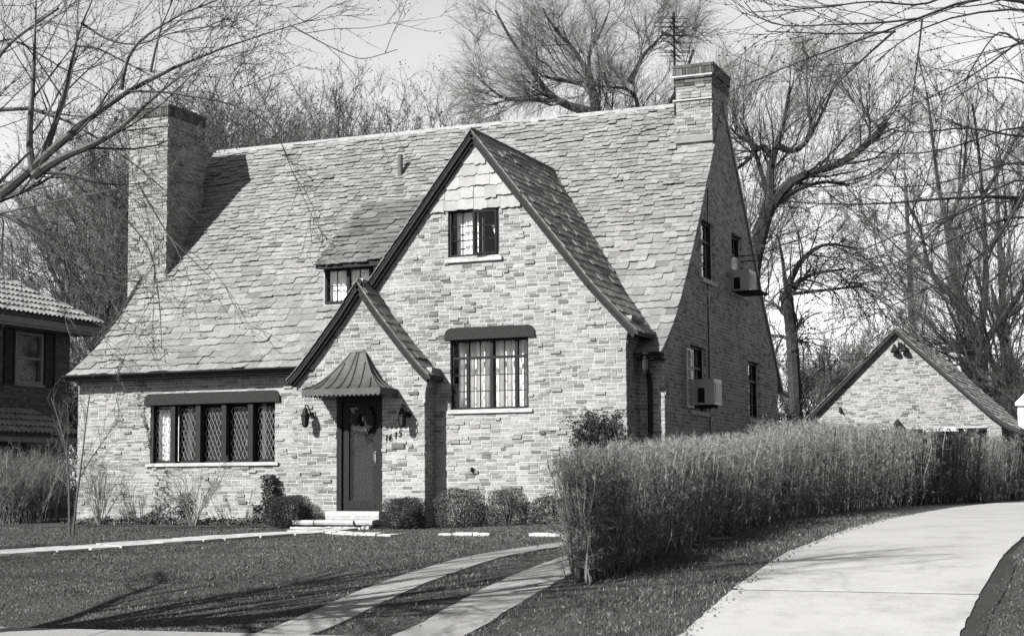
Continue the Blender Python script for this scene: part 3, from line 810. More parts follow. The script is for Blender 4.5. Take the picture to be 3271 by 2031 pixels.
curtain(FG, u0+W*.5, u1-.02, v0-.05, v1, -.31, win, 5, .075, seed=5)
room(FG, u0, u1, v0, v1, win)

# upper gable window: blind and sheer curtain at left, casement ajar at right
u0, u1, v0, v1 = 1.605, 2.62, 4.575, 5.46
fr = MB(); ring(fr, FG, u0, u1, v0, v1, -.12, -.03, .05); um = u0+.5*(u1-u0); fr.fbox(FG, um-.03, um+.03, v0+.05, v1-.05, -.11, -.03)
win = fr.build('window', MAT['frame'], house)
mt = MB(); bars(mt, FG, u0+.05, um-.03, v0+.05, v1-.05, 2, 3, -.06, .016); mt.build('muntins', MAT['frame'], win)
pane(FG, u0+.05, um-.03, v0+.05, v1-.05, -.08, win)
bl = MB()
for k in range(26):
    v = v0+.05+k*.031; bl.fbox(FG, u0+.08, u0+.30, v, v+.022, -.24, -.225)
bl.build('blind', MAT['blind'], win)
curtain(FG, u0+.27, um+.02, v0, v1, -.2, win, 4, .02, mat='blind', seed=3)
ang = math.radians(13)                  # open sash hinged on its right stile
FO = Frame((u1-.05, -.0+.0, 0), (-math.cos(ang), -math.sin(ang), 0), (math.sin(ang)*-1, -math.cos(ang), 0)); FO.O = A3(u1-.05, .02, 0)
sw_ = MB(); L_ = u1-.05-um-.02; ring(sw_, FO, 0, L_, v0+.03, v1-.05, -.02, .015, .035); bars(sw_, FO, .035, L_-.035, v0+.065, v1-.085, 2, 3, .01, .016)
sw_.build('open_sash', MAT['frame'], win)
pane(FO, .035, L_-.035, v0+.065, v1-.085, -.002, win)
tri = [FG.p(um+.26, v1-.3, -.26), FG.p(u1-.06, v1-.28, -.26), FG.p(u1-.06, v0, -.26), FG.p(u1-.16, v0, -.26), FG.p(u1-.18, v0+.35, -.27)]
m_ = MB(); m_.add(tri+[p+A3(0, .01, 0) for p in tri], [(0, 1, 2, 3, 4), (9, 8, 7, 6, 5)]+[(i, (i+1) % 5, 5+(i+1) % 5, 5+i) for i in range(5)]); m_.build('curtain', MAT['curtain'], win)
m_ = MB(); m_.fbox(FG, um+.09, um+.105, v0, v1-.15, -.2, -.19); m_.build('curtain_cord', MAT['blind'], win)
sill(FG, 1.55, 2.68, 4.48, 4.56, .05, win)
room(FG, u0, u1, v0, v1, win)

# leaded window of five lights
u0, u1, v0, v1 = -5.37, -2.46, .93, 2.10
W = u1-u0; fr = MB(); ring(fr, FM, u0, u1, v0, v1, -.19, -.11, .035)
win = fr.build('window', MAT['frame'], house)
ml = [(.165, .202), (.37, .408), (.578, .615), (.787, .826)]
for a, b in ml:
    m_ = MB(); m_.fbox(FM, u0+W*a, u0+W*b, v0, v1+.02, -.12, .0); m_.build('mullion', MAT['beam_wood'], win)
ed = [0]+[q for ab in ml for q in ab]+[1]
def lattice(F, a, b, c, d, w, parent, du=.088, dv=.21):
    m = MB(); n = int((b-a)/du)+int((d-c)/dv)+4; k = dv/du; uc = (a+b)/2
    for s in (1, -1):
        for i in range(-n, n+1):
            # v = c + s*k*(u-uc) + i*dv
            pts = []
            lo, hi = a, b
            f = lambda u: c+s*k*(u-uc)+i*dv
            inv = lambda v: uc+(v-c-i*dv)/(s*k)
            us = sorted([inv(c), inv(d)]); lo = max(lo, us[0]); hi = min(hi, us[1])
            if hi-lo > .01: m.tube([F.p(lo, f(lo), w+s*.001), F.p(hi, f(hi), w+s*.001)], .0062, 4)
    return m.build('lattice', MAT['lead'], parent)
for i in range(5):
    a, b = u0+W*ed[2*i]+(.035 if i == 0 else .02), u0+W*ed[2*i+1]-(.035 if i == 4 else .02)
    c, d = v0+.055, v1-.075
    sf = MB(); ring(sf, FM, a-.018, b+.018, c-.018, d+.018, -.185, -.135, .02); sf.build('sash', MAT['frame'], win)
    pane(FM, a, b, c, d, -.16, win); lattice(FM, a, b, c, d, -.155, win)
curtain(FM, u0+.04, u0+W*.19, v0, v1, -.24, win, 4, .02, seed=9)
curtain(FM, u0+W*.215, u0+W*.25, v0, v1, -.42, win, 2, .02, seed=4)
curtain(FM, u1-.44, u1-.36, v0, v1, -.25, win, 2, .015, seed=6)
m_ = MB(); m_.lathe((-3.45, 1.45, .96), [(.1, 0), (.03, .05), (.05, .2), (.02, .22), (.02, .3), (.13, .32), (.08, .55)], 12); m_.build('table_lamp', MAT['metal_grey'], win)
sill(FM, -5.45, -2.37, .862, .93, .05, win); lintel(FM, -5.506, -2.332, 2.095, 2.325, .05, .13, win)
room(FM, u0, u1, v0, v1, win, 2.2)

# dormer window
u0, u1, v0, v1 = -1.985, -.93, 4.10, 4.815
fr = MB(); ring(fr, FD, u0, u1, v0, v1, -.06, .03, .05); um = u0+.5*(u1-u0); fr.fbox(FD, um-.035, um+.035, v0+.05, v1-.05, -.055, .03)
win = fr.build('window', MAT['frame'], house)
for a, b in ((u0+.05, um-.035), (um+.035, u1-.05)):
    mt = MB(); bars(mt, FD, a, b, v0+.05, v1-.05, 2, 2, 0, .016); mt.build('muntins', MAT['frame'], win); pane(FD, a, b, v0+.05, v1-.05, -.02, win)
curtain(FD, u0+.05, u1-.05, v0, v1, -.12, win, 9, .018, mat='blind', seed=12)
room(FD, u0, u1, v0, v1, win, .5, -.07, .0)

# side windows in shade
for i, (a, b, c, d) in enumerate(H_side):
    fr = MB(); ring(fr, FS, a, b, c, d, -.15, -.08, .045); vt = c+(d-c)*.66; fr.fbox(FS, a+.045, b-.045, vt-.025, vt+.025, -.145, -.075)
    win = fr.build('window', MAT['frame'], house)
    um = (a+b)/2
    mt = MB(); bars(mt, FS, a+.045, b-.045, vt+.025, d-.045, 3 if i else 3, 1, -.1, .02); bars(mt, FS, a+.045, b-.045, c+.045, vt-.025, 3, 1 if i in (1, 2) else 3, -.1, .02); mt.build('muntins', MAT['frame'], win)
    pane(FS, a+.045, b-.045, vt+.025, d-.045, -.115, win); pane(FS, a+.045, b-.045, c+.045, vt-.025, -.115, win)
    sill(FS, a-.05, b+.05, c-.1, c, .05, win)
    ln = MB(); ln.fbox(FS, a-.01, b+.01, d-.001, d+.055, -.16, -.03); ln.build('window_head', MAT['dark_wood'], win)
    if i == 0:
        curtain(FS, a+.05, a+.22, c, d, -.25, win, 2, .02, mat='blind', seed=20); curtain(FS, um-.05, um+.12, c, d, -.25, win, 2, .02, mat='blind', seed=22)
    if i == 2:                          # casement with wire guard swung open beside the cooler
        FO = Frame(FS.p(a+.02, 0, .0), (-.25, 0, 0), (0, -1, 0)); FO = Frame(FS.p(a-.0, 0, .06), (.03, -.99955, 0), (.99955, .03, 0))
        g_ = MB(); ring(g_, FO, .02, .50, c+.02, vt-.05+.35, -.012, .012, .028); bars(g_, FO, .04, .48, c+.05, vt+.27, 4, 6, .006, .011, .012)
        g_.build('open_sash', MAT['enamel'], win)
    room(FS, a, b, c, d, win, .6 if i == 0 else 1.2)
m_ = MB(); m_.tube([FS.p(3.62, z, .015) for z in (-.3, 1.5, 3, 4.3)], .011, 6); m_.tube([FS.p(3.62, 4.3, .015), FS.p(3.75, 6.2, .015)], .008, 6); m_.build('cable', MAT['iron'], house)

# ---------------------------------------------------------------- front door
dr = MB()
for a, b in ((-.46, -.36), (.37, .47)): dr.fbox(FE, a, b, -.02, 2.07, -.18, .012)
dr.fbox(FE, -.36, .37, 1.98, 2.07, -.18, .012)
door = dr.build('door', MAT['frame'], house)
wd = MB()
for k in range(5): a = -.35+k*.142; wd.fbox(FE, a, a+.137, .02, 1.97, -.17, -.125-.002*(k % 2))
wd.build('door_planks', MAT['door_wood'], door)
sd = MB(); sd.fbox(FE, -.355, -.225, -.0, 1.975, -.075, -.03); sd.fbox(FE, .275, .365, -.0, 1.975, -.075, -.03); sd.fbox(FE, -.225, .275, 0, .17, -.075, -.03); sd.fbox(FE, -.225, .275, 1.88, 1.975, -.075, -.03)
sd.fbox(FE, -.31, .32, .05, .125, -.03, -.022); sd.fbox(FE, -.225, .275, .17, .19, -.07, -.035)
sd.build('storm_door', MAT['frame'], door)
pane(FE, -.225, .275, .19, 1.88, -.055, door)
for v in (.31, 1.13):
    hg = MB(); hg.fbox(FE, -.33, .12 if v > 1 else .26, v-.013, v+.013, -.126, -.115)
    for q in (-.05,): hg.fbox(FE, -.10+q*0, -.085, v-.035, v+.035, -.126, -.114); hg.fbox(FE, -.12, -.065, v-.02, v-.013, -.126, -.113); hg.fbox(FE, -.12, -.065, v+.013, v+.02, -.126, -.113)
    hg.build('strap_hinge', MAT['iron'], door)
hd = MB(); hd.tube([FE.p(.318, .88, -.03), FE.p(.318, .9, .025), FE.p(.318, 1.03, .03), FE.p(.318, 1.05, -.03)], .009, 6); hd.fbox(FE, .305, .332, .86, 1.08, -.031, -.022); hd.build('handle', MAT['galv'], door)
room(FE, -.4, .4, .1, 1.9, door, 1.0)

# metal awning with standing seams
NA = 10; zt, zb = 2.87, 2.185
def awn(t): return (.145+.645*t, .06+.64*t, zb+(zt-zb)*(1-t)**1.65)     # half width, projection, height
V = []; Q = []; rows = []
for i in range(NA+1):
    h, w_, z = awn(i/NA)
    rows.append([FE.p(-h, z, 0), FE.p(-h, z, w_), FE.p(h, z, w_), FE.p(h, z, 0)])
aw = MB()
for i in range(NA):
    for k in range(3):
        a, b, c, d = rows[i][k], rows[i][k+1], rows[i+1][k+1], rows[i+1][k]; dn = A3(0, 0, -.012)
        aw.add([a, b, c, d, a+dn, b+dn, c+dn, d+dn], [(0, 1, 2, 3), (7, 6, 5, 4), (0, 4, 5, 1), (1, 5, 6, 2), (2, 6, 7, 3), (3, 7, 4, 0)])
aw.fbox(FE, -.15, .15, zt-.03, zt+.012, 0, .065)
awo = aw.build("awning", MAT["copper"], house)
def seam(fn, parent=awo):
    pts = [fn(t) for t in np.linspace(0, 1, 12)]; pts = [p for p in pts if p is not None]
    if len(pts) > 1:
        m = MB(); m.tube([p+A3(0, 0, .012) for p in pts], .014, 4); m.build('seam', MAT['copper'], parent)
for q in (-1, 1):
    seam(lambda t: FE.p(q*awn(t)[0], awn(t)[2], awn(t)[1]))                  # hips
for ub, tu in ((-.55, None), (-.32, None), (-.1, None), (.12, None), (.34, None), (.57, None)):
    def fn(t, ub=ub):
        h, w_, z = awn(t); u = ub*(.2+.8*t) if abs(ub) < .2 else ub*(.55+.45*t)
        return FE.p(u, z, w_) if abs(u) < h-.02 else None
    seam(fn)
for wb in (.25, .48):
    def fn(t, wb=wb):
        h, w_, z = awn(t); q = wb*(.4+.6*t)
        return FE.p(h, z, q) if q < w_-.02 else None
    seam(fn)
vl = MB(); H, PJ, _ = awn(1)
def valance(p0, p1, n):
    for i in range(n):
        a = p0+(p1-p0)*i/n; b = p0+(p1-p0)*(i+1)/n; nv = np.cross((p1-p0)/np.linalg.norm(p1-p0), A3(0, 0, 1))*.006
        top = [a+A3(0, 0, .0), b+A3(0, 0, .0)]; low = [b+A3(0, 0, -.1)]+[a+(b-a)*t+A3(0, 0, -.1-.035*math.sin(PI*t)) for t in (.8, .6, .4, .2)]+[a+A3(0, 0, -.1)]
        poly = top+low; k = len(poly); vl.add(poly+[p+nv for p in poly], [tuple(range(k)), tuple(range(k, 2*k))[::-1]]+[(j, (j+1) % k, k+(j+1) % k, k+j) for j in range(k)])
valance(FE.p(-H, zb, PJ), FE.p(H, zb, PJ), 17); valance(FE.p(H, zb, PJ), FE.p(H, zb, .0), 7); valance(FE.p(-H, zb, 0), FE.p(-H, zb, PJ), 7)
vl.build('valance', MAT['copper'], awo)

# wall lanterns
def lantern(u, v, parent):
    lx, ly = u-.02, -.42-.21
    m = MB(); m.lathe((lx, ly, v), [(.012, -.24), (.05, -.225), (.062, -.2)], 6)
    m.lathe((lx, ly, v), [(.088, -.035), (.092, -.02), (.06, .05), (.03, .12), (.012, .125), (.012, .15)], 6)
    for k in range(6):
        q = 2*PI*k/6; m.tube([(lx+.06*math.cos(q), ly+.06*math.sin(q), v-.2), (lx+.082*math.cos(q), ly+.082*math.sin(q), v-.03)], .007, 4)
    m.tube([(u, -.42, v-.0), (u, -.47, v+.0), (u, -.52, v+.1), (u-.005, -.57, v+.165), (lx, ly+.01, v+.175), (lx, ly, v+.14)], .013, 6)
    m.lathe((0, 0, 0), [(0.001, 0), (0.001, 0.001)], 3)
    pl_ = MB()
    o = m.build('wall_lantern', MAT['iron'], parent)
    k = MB(); k.tube([(u, -.42, v-.0), (u, -.45, v-.0)], .055, 12); k.build('backplate', MAT['iron'], o)
    k = MB(); k.lathe((lx, ly, v), [(.054, -.198), (.074, -.036)], 6); k.build('lamp_glass', MAT['bulb_glass'], o)
lantern(-.985, 1.765, house); lantern(1.0, 1.72, house)

# house number 1615, rising to the right, and the mail slot below
DIG = {'1': [[(0.25, .8), (.5, 1), (.5, 0)]],
       '6': [[(.55, 1), (.2, .75), (.05, .4), (.12, .1), (.4, 0), (.7, .12), (.75, .35), (.5, .52), (.2, .45), (.07, .3)]],
       '5': [[(.7, 1), (.25, .97), (.2, .58), (.5, .62), (.72, .42), (.65, .12), (.35, 0), (.08, .12)]]}
for ch_, u, v in (('1', .515, 1.245), ('6', .605, 1.255), ('1', .705, 1.29), ('5', .795, 1.325)):
    m = MB()
    for st in DIG[ch_]: m.tube([FE.p(u+x*.085+y*.02, v+y*.115+x*.02, .022) for x, y in st], .0088, 5)
    m.build('house_number', MAT['iron'], house)
m_ = MB(); m_.fbox(FE, .675, .93, 1.115, 1.215, 0, .03); m_.fbox(FE, .69, .915, 1.135, 1.195, .03, .036); m_.build('mail_slot', MAT['metal_grey'], house)
m_ = MB(); m_.lathe((2.08, -.05, .72), [(.02, -.03), (.035, 0), (.02, .05)], 8); m_.tube([(2.08, 0, .72), (2.08, -.09, .7)], .015, 6); m_.build('hose_tap', MAT['iron'], house)

# wreath hanging on the door
m_ = MB(); wr = empty('wreath', (.09, -.5, 1.42), 'dark evergreen wreath with a pale bow hanging on the front door', 'wreath')
for k in range(1300):
    q = random.uniform(0, 2*PI); r_ = .17+random.uniform(-.055, .055); c = A3(.09+r_*math.cos(q), -.475+random.uniform(-.03, .012), 1.64+r_*math.sin(q)*1.1)
    d = A3(random.gauss(0, 1), random.gauss(0, .5), random.gauss(0, 1)); d /= np.linalg.norm(d); e = np.cross(d, A3(0, 1, 0))*.008
    m_.add([c-e, c+e, c+d*.05], [(0, 1, 2)])
m_.build('greenery', MAT['shrub_leaf'], wr)
m_ = MB(); m_.lathe((.13, -.5, 1.66), [(.005, -.05), (.035, -.02), (.03, .03), (.006, .06)], 6)
for k in range(6): q = random.uniform(-.12, .1); m_.tube([(.09+q, -.495, 1.47+random.uniform(-.03, .03)), (.09+q+.02, -.5, 1.44)], .008, 4)
m_.build('bow', MAT['trim_grey'], wr)

# stone door step, top slab and two courses of rough stones
def rough_slab(name, x0, x1, y0, y1, z0, z1, parent, j=.02):
    m = MB(); n = 5
    top = []; bot = []
    for i in range(n+1): top.append((x0+(x1-x0)*i/n, y0+random.uniform(-j, j)))
    for i in range(3): top.append((x1+random.uniform(-j, j)*.6, y0+(y1-y0)*(i+1)/4))
    top += [(x1, y1), (x0, y1)]
    for i in range(3): top.append((x0+random.uniform(-j, j)*.6, y1+(y0-y1)*(i+1)/4))
    k = len(top); T = [(x, y, z1+random.uniform(-.006, .006)) for x, y in top]; B = [(x+random.uniform(-j, j)*.4, y+.01, z0) for x, y in top]; Mm = [(x, y-.008 if y < (y0+y1)/2 else y, (z0+z1)/2) for x, y in top]
    m.add(T+Mm+B, [tuple(range(k))]+[(i, k+i, k+(i+1) % k, (i+1) % k) for i in range(k)]+[(k+i, 2*k+i, 2*k+(i+1) % k, k+(i+1) % k) for i in range(k)])
    return m.build(name, MAT['stone'], parent)
stp = empty('door_steps', (-.1, -.8, -.3), 'pale rough stone steps below the front door', 'steps')
rough_slab('slab', -.56, .52, -.66, -.41, -.15, -.005, stp, .008)
for a, b in ((-1.02, -.56), (-.55, .24), (.25, .62)): rough_slab('stone', a, b, -1.08, -.41, -.235, -.155, stp, .03)
for a, b in ((-.97, -.3), (-.29, .05), (.06, .28), (.29, .44), (.45, .6)): rough_slab('stone', a, b, -1.2, -.5, -.37, -.255+random.uniform(-.02, 0), stp, .03)

# flagstone path: single irregular stones
def flag_path(name, centre, width, n, seed, label=None):
    r = random.Random(seed); pts = np.array(centre, float); L_ = np.concatenate([[0], np.cumsum(np.linalg.norm(np.diff(pts, axis=0), axis=1))])
    f = lambda s: np.array([np.interp(s, L_, pts[:, 0]), np.interp(s, L_, pts[:, 1])])
    V = []; Q = []
    ns = 30
    for i in range(ns+1):
        s = L_[-1]*i/ns; c = f(s); t = f(min(s+.2, L_[-1]))-f(max(s-.2, 0)); t /= np.linalg.norm(t); nn = A3(-t[1], t[0])
        for q in (-1, 1): p = c+nn*q*width*.5; V.append((p[0], p[1], zg(*p)+.008))
    for i in range(ns): Q.append((2*i, 2*i+1, 2*i+3, 2*i+2))
    bed = place(name, V, Q, None, MAT['soil']); bed['kind'] = 'structure'
    s = 0
    while s < L_[-1]:
        l = r.uniform(.4, .75); splits = [0] if r.random() < .25 else [r.uniform(-.12, .12)]
        cols = [(-.5, .5)] if r.random() < .2 else [(-.5, splits[0]), (splits[0], .5)]
        for a, b in cols:
            k = 7; poly = []
            for (ta, tb) in ((0, a), (.5, a), (1, a), (1, (a+b)/2), (1, b), (.5, b), (0, b), (0, (a+b)/2)):
                ss = s+.02+(l-.04)*ta+r.uniform(-.03, .03); w_ = (tb*(1-.05)+r.uniform(-.03, .03))*width
                ss = min(max(ss, 0), L_[-1]); c = f(ss); t = f(min(ss+.2, L_[-1]))-f(max(ss-.2, 0)); t /= np.linalg.norm(t); p = c+A3(-t[1], t[0])*w_; poly.append(p)
            h = r.uniform(.028, .05); k = len(poly); m = MB()
            T = [(p[0], p[1], zg(*p)+h+r.uniform(-.004, .004)) for p in poly]; B = [(p[0], p[1], zg(*p)-.03) for p in poly]
            m.add(T+B, [tuple(range(k))]+[(i, k+i, k+(i+1) % k, (i+1) % k) for i in range(k)]); m.build('flagstone', MAT['stone'], bed)
        s += l
flag_path('flagstone_path', [(.0, -1.35), (.1, -2.2), (-.25, -3.6), (-.75, -4.9), (-1.35, -6.1), (-2.05, -7.3), (-3.2, -9.2), (-5.5, -13.5)], .95, 14, 3)
flag_path('flagstone_path', [(.35, -2.3), (1.2, -2.9), (2.3, -3.5)], .22, 5, 8)
flag_path('flagstone_path', [(3.2, -3.75), (4.5, -4.75)], .1, 3, 18)
flag_path('flagstone_path', [(5.5, -5.7), (6.5, -6.5)], .1, 3, 28)

# ---------------------------------------------------------------- room coolers in the side windows
def cooler(y0, y1, z0, z1, label, cageh=0):
    X0 = XR-.1; X1 = XR+.34
    r = empty('air_conditioner', (XR, (y0+y1)/2, z0), label, 'air conditioner', 'room coolers in the shaded side wall')
    m = MB(); m.box(X0, X1, y0, y1, z0, z1); m.build('casing', MAT['enamel'], r)
    g = MB(); g.box(XR+.02, XR+.15, y0-.004, y0-.001, z0+.04, z1-.16)
    for k in range(9): z = z0+.05+k*(z1-z0-.22)/9; g.box(XR+.02, XR+.15, y0-.012, y0-.004, z, z+.012)
    g.build('side_grille', MAT['iron'], r)
    g = MB(); g.box(X1+.001, X1+.004, y0+.05, y1-.05, z0+.05, z1-.05)
    for k in range(10): z = z0+.06+k*(z1-z0-.12)/10; g.box(X1+.004, X1+.014, y0+.05, y1-.05, z, z+.014)
    g.build('rear_grille', MAT['metal_grey'], r)
    for q in (y0+.1, y1-.14): g = MB(); g.box(XR+.01, X1-.05, q, q+.04, z0-.05, z0-.002); g.build('bracket', MAT['iron'], r)
    return r
c1 = cooler(2.78, 3.3, 1.92, 2.4, 'light box air conditioner in the lower side window beside an open casement')
c2 = cooler(5.62, 6.2, 4.38, 4.82, 'light box air conditioner inside a wire cage in the upper side window')
m_ = MB(); X1 = XR+.58
for y in (5.5, 6.3):
    m_.tube([(XR, y, 5.08), (X1, y, 5.08), (X1, y, 4.36), (XR, y, 4.36)], .014, 6)
for z in (5.08, 4.36): m_.tube([(X1, 5.5, z), (X1, 6.3, z)], .014, 6)
m_.tube([(X1, 5.5, 4.72), (X1, 6.3, 4.72)], .008, 4)
m_.build('cage', MAT['iron'], c2)
m_ = MB(); m_.box(XR, X1, 5.5, 6.3, 4.335, 4.36); m_.build('shelf', MAT['iron'], c2)
m_ = MB(); m_.box(XR-.09, XR-.07, 5.6, 6.38, 4.87, 5.15); m_.build('filler_board', MAT['enamel'], c2)

# television aerial strapped to the right chimney
an = empty('tv_antenna', (4.60, 4.55, 8.0), 'tall thin television antenna mast beside the right chimney', 'antenna')
m_ = MB(); m_.tube([(4.60, 4.55, 7.9), (4.60, 4.55, 10.05)], .024, 6); m_.build('mast', MAT['iron'], an)
def els(z, ya, yb, zs, half):
    m = MB(); m.tube([(4.6, ya, z), (4.6, yb, z)], .012, 5); m.build('boom', MAT['iron'], an)
    for k, (y, h) in enumerate(zs):
        e = MB(); e.tube([(4.6-h*.92, y-h*.38, z), (4.6+h*.92, y+h*.38, z)], .0075, 4); e.build('element', MAT['iron'], an)
els(9.9, 4.35, 4.8, [(4.36, .28), (4.5, .3)], .3); els(9.78, 4.3, 4.9, [(4.32, .32), (4.7, .3)], .3); els(9.66, 4.2, 5.0, [(4.22, .3), (4.95, .3)], .3); els(9.5, 4.2, 5.0, [(4.3, .3), (4.9, .28)], .3)
els(9.33, 4.1, 5.0, [(4.12, .33), (4.9, .3)], .3); els(9.2, 4.3, 5.0, [(4.5, .3)], .3); els(9.1, 4.3, 4.9, [(4.4, .28), (4.85, .25)], .3)
for q in (-1, 1):
    m_ = MB(); m_.add([(4.6+q*.02, 4.5, 9.57), (4.6+q*.25, 4.46, 9.68), (4.6+q*.25, 4.46, 9.58), (4.6+q*.02, 4.51, 9.57), (4.6+q*.25, 4.48, 9.68), (4.6+q*.25, 4.48, 9.58)], [(0, 1, 2), (5, 4, 3), (0, 3, 4, 1), (1, 4, 5, 2), (2, 5, 3, 0)]); m_.build('bow_tie_element', MAT['iron'], an)
for z in (8.1, 8.47):
    m_ = MB(); m_.box(4.66, 5.47, 4.175, 4.185, z, z+.028) if z < 8.2 else m_.box(4.64, 5.5, 4.12, 4.13, z+.1, z+.128)
    m_.tube([(4.6, 4.55, z+.02), (4.67, 4.3, z+.02)], .012, 4); m_.build('strap', MAT['galv'], an)

# ------------------------------------------------------------------ garage behind
gar = empty('brick_garage', (6.85, 18, zg(6.85, 18)), 'small brick garage with a slate gable roof beyond the hedge', 'garage')
FGa = Frame((0, 18, 0), (1, 0, 0), (0, -1, 0)); AX = 6.8
AA = [0, 2.4, 2.85, 3.2]; AZ = [4.62, 2.3, 1.95, 1.78]
aa = lambda z: np.interp(-z, [-q for q in AZ], AA)
def sp_A(z):
    a = aa(z)-.05 if z > 2.0 else 2.7
    return holes([(AX-a, AX+a)], z, [(AX-2.3, AX-.25, -1, 1.86), (AX+.3, AX+2.33, -1, 1.86)])
BR2 = Pieces(BRV)
V, Q = backing(FGa, sp_A, -.15, 4.55); wA = place('wall', V, Q, None, MAT['mortar'], parent=gar); lay_bricks(BR2, FGa, wA, sp_A, -.15, 4.5, None, .8)
FA2 = Frame((AX+2.7, 0, 0), (0, 1, 0), (1, 0, 0)); lay_bricks(BR2, FA2, wA, lambda z: [(18.01, 25.9)], -.15, 1.95, None, .6)
m_ = MB(); m_.box(AX-2.69, AX-2.6, 18.05, 26, -.2, 2.0); m_.box(AX+2.6, AX+2.69, 18.05, 26, -.2, 1.98); m_.box(AX-2.7, AX+2.7, 25.9, 26, -.2, 2.0); m_.build('wall', MAT['mortar'], gar)
BR2.emit('brick', 'brickwork', MAT['brick'], 0)
for a, b in ((AX-2.3, AX-.25), (AX+.3, AX+2.33)):
    m = MB()
    for k in range(5): m.fbox(FGa, a, b, -.12+k*.385, -.12+k*.385+.375, -.3, -.24)
    d_ = m.build('garage_door', MAT['dark_wood'], gar)
    m = MB(); m.fbox(FGa, a-.02, b+.02, 1.865, 1.91, -.1, .03); m.build('door_lintel', MAT['stone'], gar)
V = []; Q = []
pr = [(AX-a, z) for a, z in reversed(list(zip(AA, AZ)))]+[(AX+a, z) for a, z in list(zip(AA, AZ))[1:]]
for x, z in pr: V += [(x, 17.85, z), (x, 17.85, z-.09), (x, 26.2, z), (x, 26.2, z-.09)]
for i in range(len(pr)-1):
    a = i*4; b = a+4; Q += [(a, a+2, b+2, b), (a+1, b+1, b+3, a+3), (a, b, b+1, a+1), (a+2, a+3, b+3, b+2)]
Q += [(0, 1, 3, 2), (len(pr)*4-4, len(pr)*4-2, len(pr)*4-1, len(pr)*4-3)]
gr = place('roof', V, Q, None, MAT['underlay'], parent=gar)
S2 = Pieces(SLV)
for sgn in (1, -1):
    f, t, S = prof_funcs([(a, z) for a, z in reversed(list(zip(AA, AZ)))])
    pos = lambda s: A3(AX+sgn*f(max(s, 0))[0], 0, f(max(s, 0))[1]); tan = lambda s: A3(sgn*t(s)[0], 0, t(s)[1]); nrm = lambda s: A3(sgn*t(s)[1], 0, -t(s)[0])
    slate_run(S2, gr, pos, tan, nrm, A3(0, 1, 0), lambda s: [(17.82, 26.2)], S, lambda s: .21, lambda s: .2, lambda s: .36, lift=.03)
S2.emit('slate', 'slating', MAT['slate'], 0)
for sgn in (-1, 1):
    m = MB()
    for i in range(len(AA)-1):
        p = lambda k, y, d: (AX+sgn*AA[k]*.995, y, AZ[k]-.04-d)
        m.add([p(i, 17.86, .09), p(i+1, 17.86, .09), p(i+1, 17.93, .09), p(i, 17.93, .09), p(i, 17.86, 0), p(i+1, 17.86, 0), p(i+1, 17.93, 0), p(i, 17.93, 0)], MB.BOXF)
    m.build('barge_board', MAT['dark_wood'], gr)
m = MB()
for sgn in (-1, 1):                     # twin flood lamps under the apex
    m.lathe((AX+.1+sgn*.13, 17.86, 4.02), [(.03, .17), (.05, .1), (.12, -.03), (.1, -.05)], 10)
m.fbox(FGa, AX+.05, AX+.15, 4.1, 4.24, 0, .06); m.build('flood_lamp', MAT['iron'], gar)
m = MB(); m.lathe((AX, 17.85, 1.98), [(.06, -.2), (.1, 0), (.12, .02), (.02, .16)], 6); m.fbox(FGa, AX-.03, AX+.03, 1.98, 2.06, 0, .15); m.build('wall_lantern', MAT['iron'], gar)
m = MB(); m.fbox(FGa, 5.2, 5.26, 2.36, 2.5, 0, .06); m.tube([FGa.p(5.23, 2.5, .03), FGa.p(5.28, 2.4, .05), FGa.p(5.31, 2.32, .05)], .02, 5); m.build('bracket', MAT['iron'], gar)

# white clapboard corner of a building at the right edge
wb = empty('white_building', (12.4, 21, 0), 'corner of a white clapboard building at the far right edge', 'building')
c0 = at(2421, 1000, 47); x0, y0 = c0[0], c0[1]
m = MB()
for k in range(12):
    z = c0[2]-.9+k*.115; o_ = max(0, (4-k)*.09)
    m.box(x0+o_, x0+4, y0+.0, y0+3, z, z+.109); 
m.build('clapboard_wall', MAT['white'], wb)
m = MB(); m.box(x0-.06, x0+4.1, y0-.1, y0+3.1, c0[2]+.455, c0[2]+.53); m.add([(x0-.06, y0-.1, c0[2]+.535), (x0+4.1, y0-.1, c0[2]+.535), (x0+4.1, y0+1.5, c0[2]+1.6), (x0-.06+.9, y0+1.5, c0[2]+1.6), (x0-.06, y0+3.1, c0[2]+.535), (x0+4.1, y0+3.1, c0[2]+.535)], [(0, 1, 2, 3), (0, 3, 4), (4, 3, 2, 5)]); m.build('roof', MAT['white'], wb)
m = MB(); m.box(x0+.5, x0+4, y0+.25, y0+2.9, zg(x0, y0)-.05, c0[2]-.9); m.build('foundation', MAT['white'], wb)

# unseen house beyond the frame, added to block low sky from the gable wall
rh = empty('brick_house', (18.5, 5, -.1), 'two storey brick house across the driveway beyond the right edge', 'house')
BR4 = Pieces(BRV); X0r, X1r, Y0r, Y1r = 14.3, 23.5, -2.5, 11.5
m = MB(); m.box(X0r, X1r, Y0r, Y1r, -.5, 5.7); m.build('wall', MAT['mortar_dark'], rh)
FR1 = Frame((X0r, 0, 0), (0, -1, 0), (-1, 0, 0)); FR2 = Frame((0, Y0r, 0), (1, 0, 0), (0, -1, 0))
wr_ = [o for o in rh.children][0]
HR1 = [(-10, -8.8, 1, 2.5), (-6, -4.8, 1, 2.5), (-1.2, 0, 1, 2.5), (-10, -8.8, 3.7, 5.1), (-6, -4.8, 3.7, 5.1), (-1.2, 0, 3.7, 5.1)]
HR2 = [(15.4, 17, .9, 2.5), (20.6, 22.2, .9, 2.5), (15.4, 17, 3.7, 5.1), (20.6, 22.2, 3.7, 5.1), (18.2, 19.3, -.3, 2.1)]
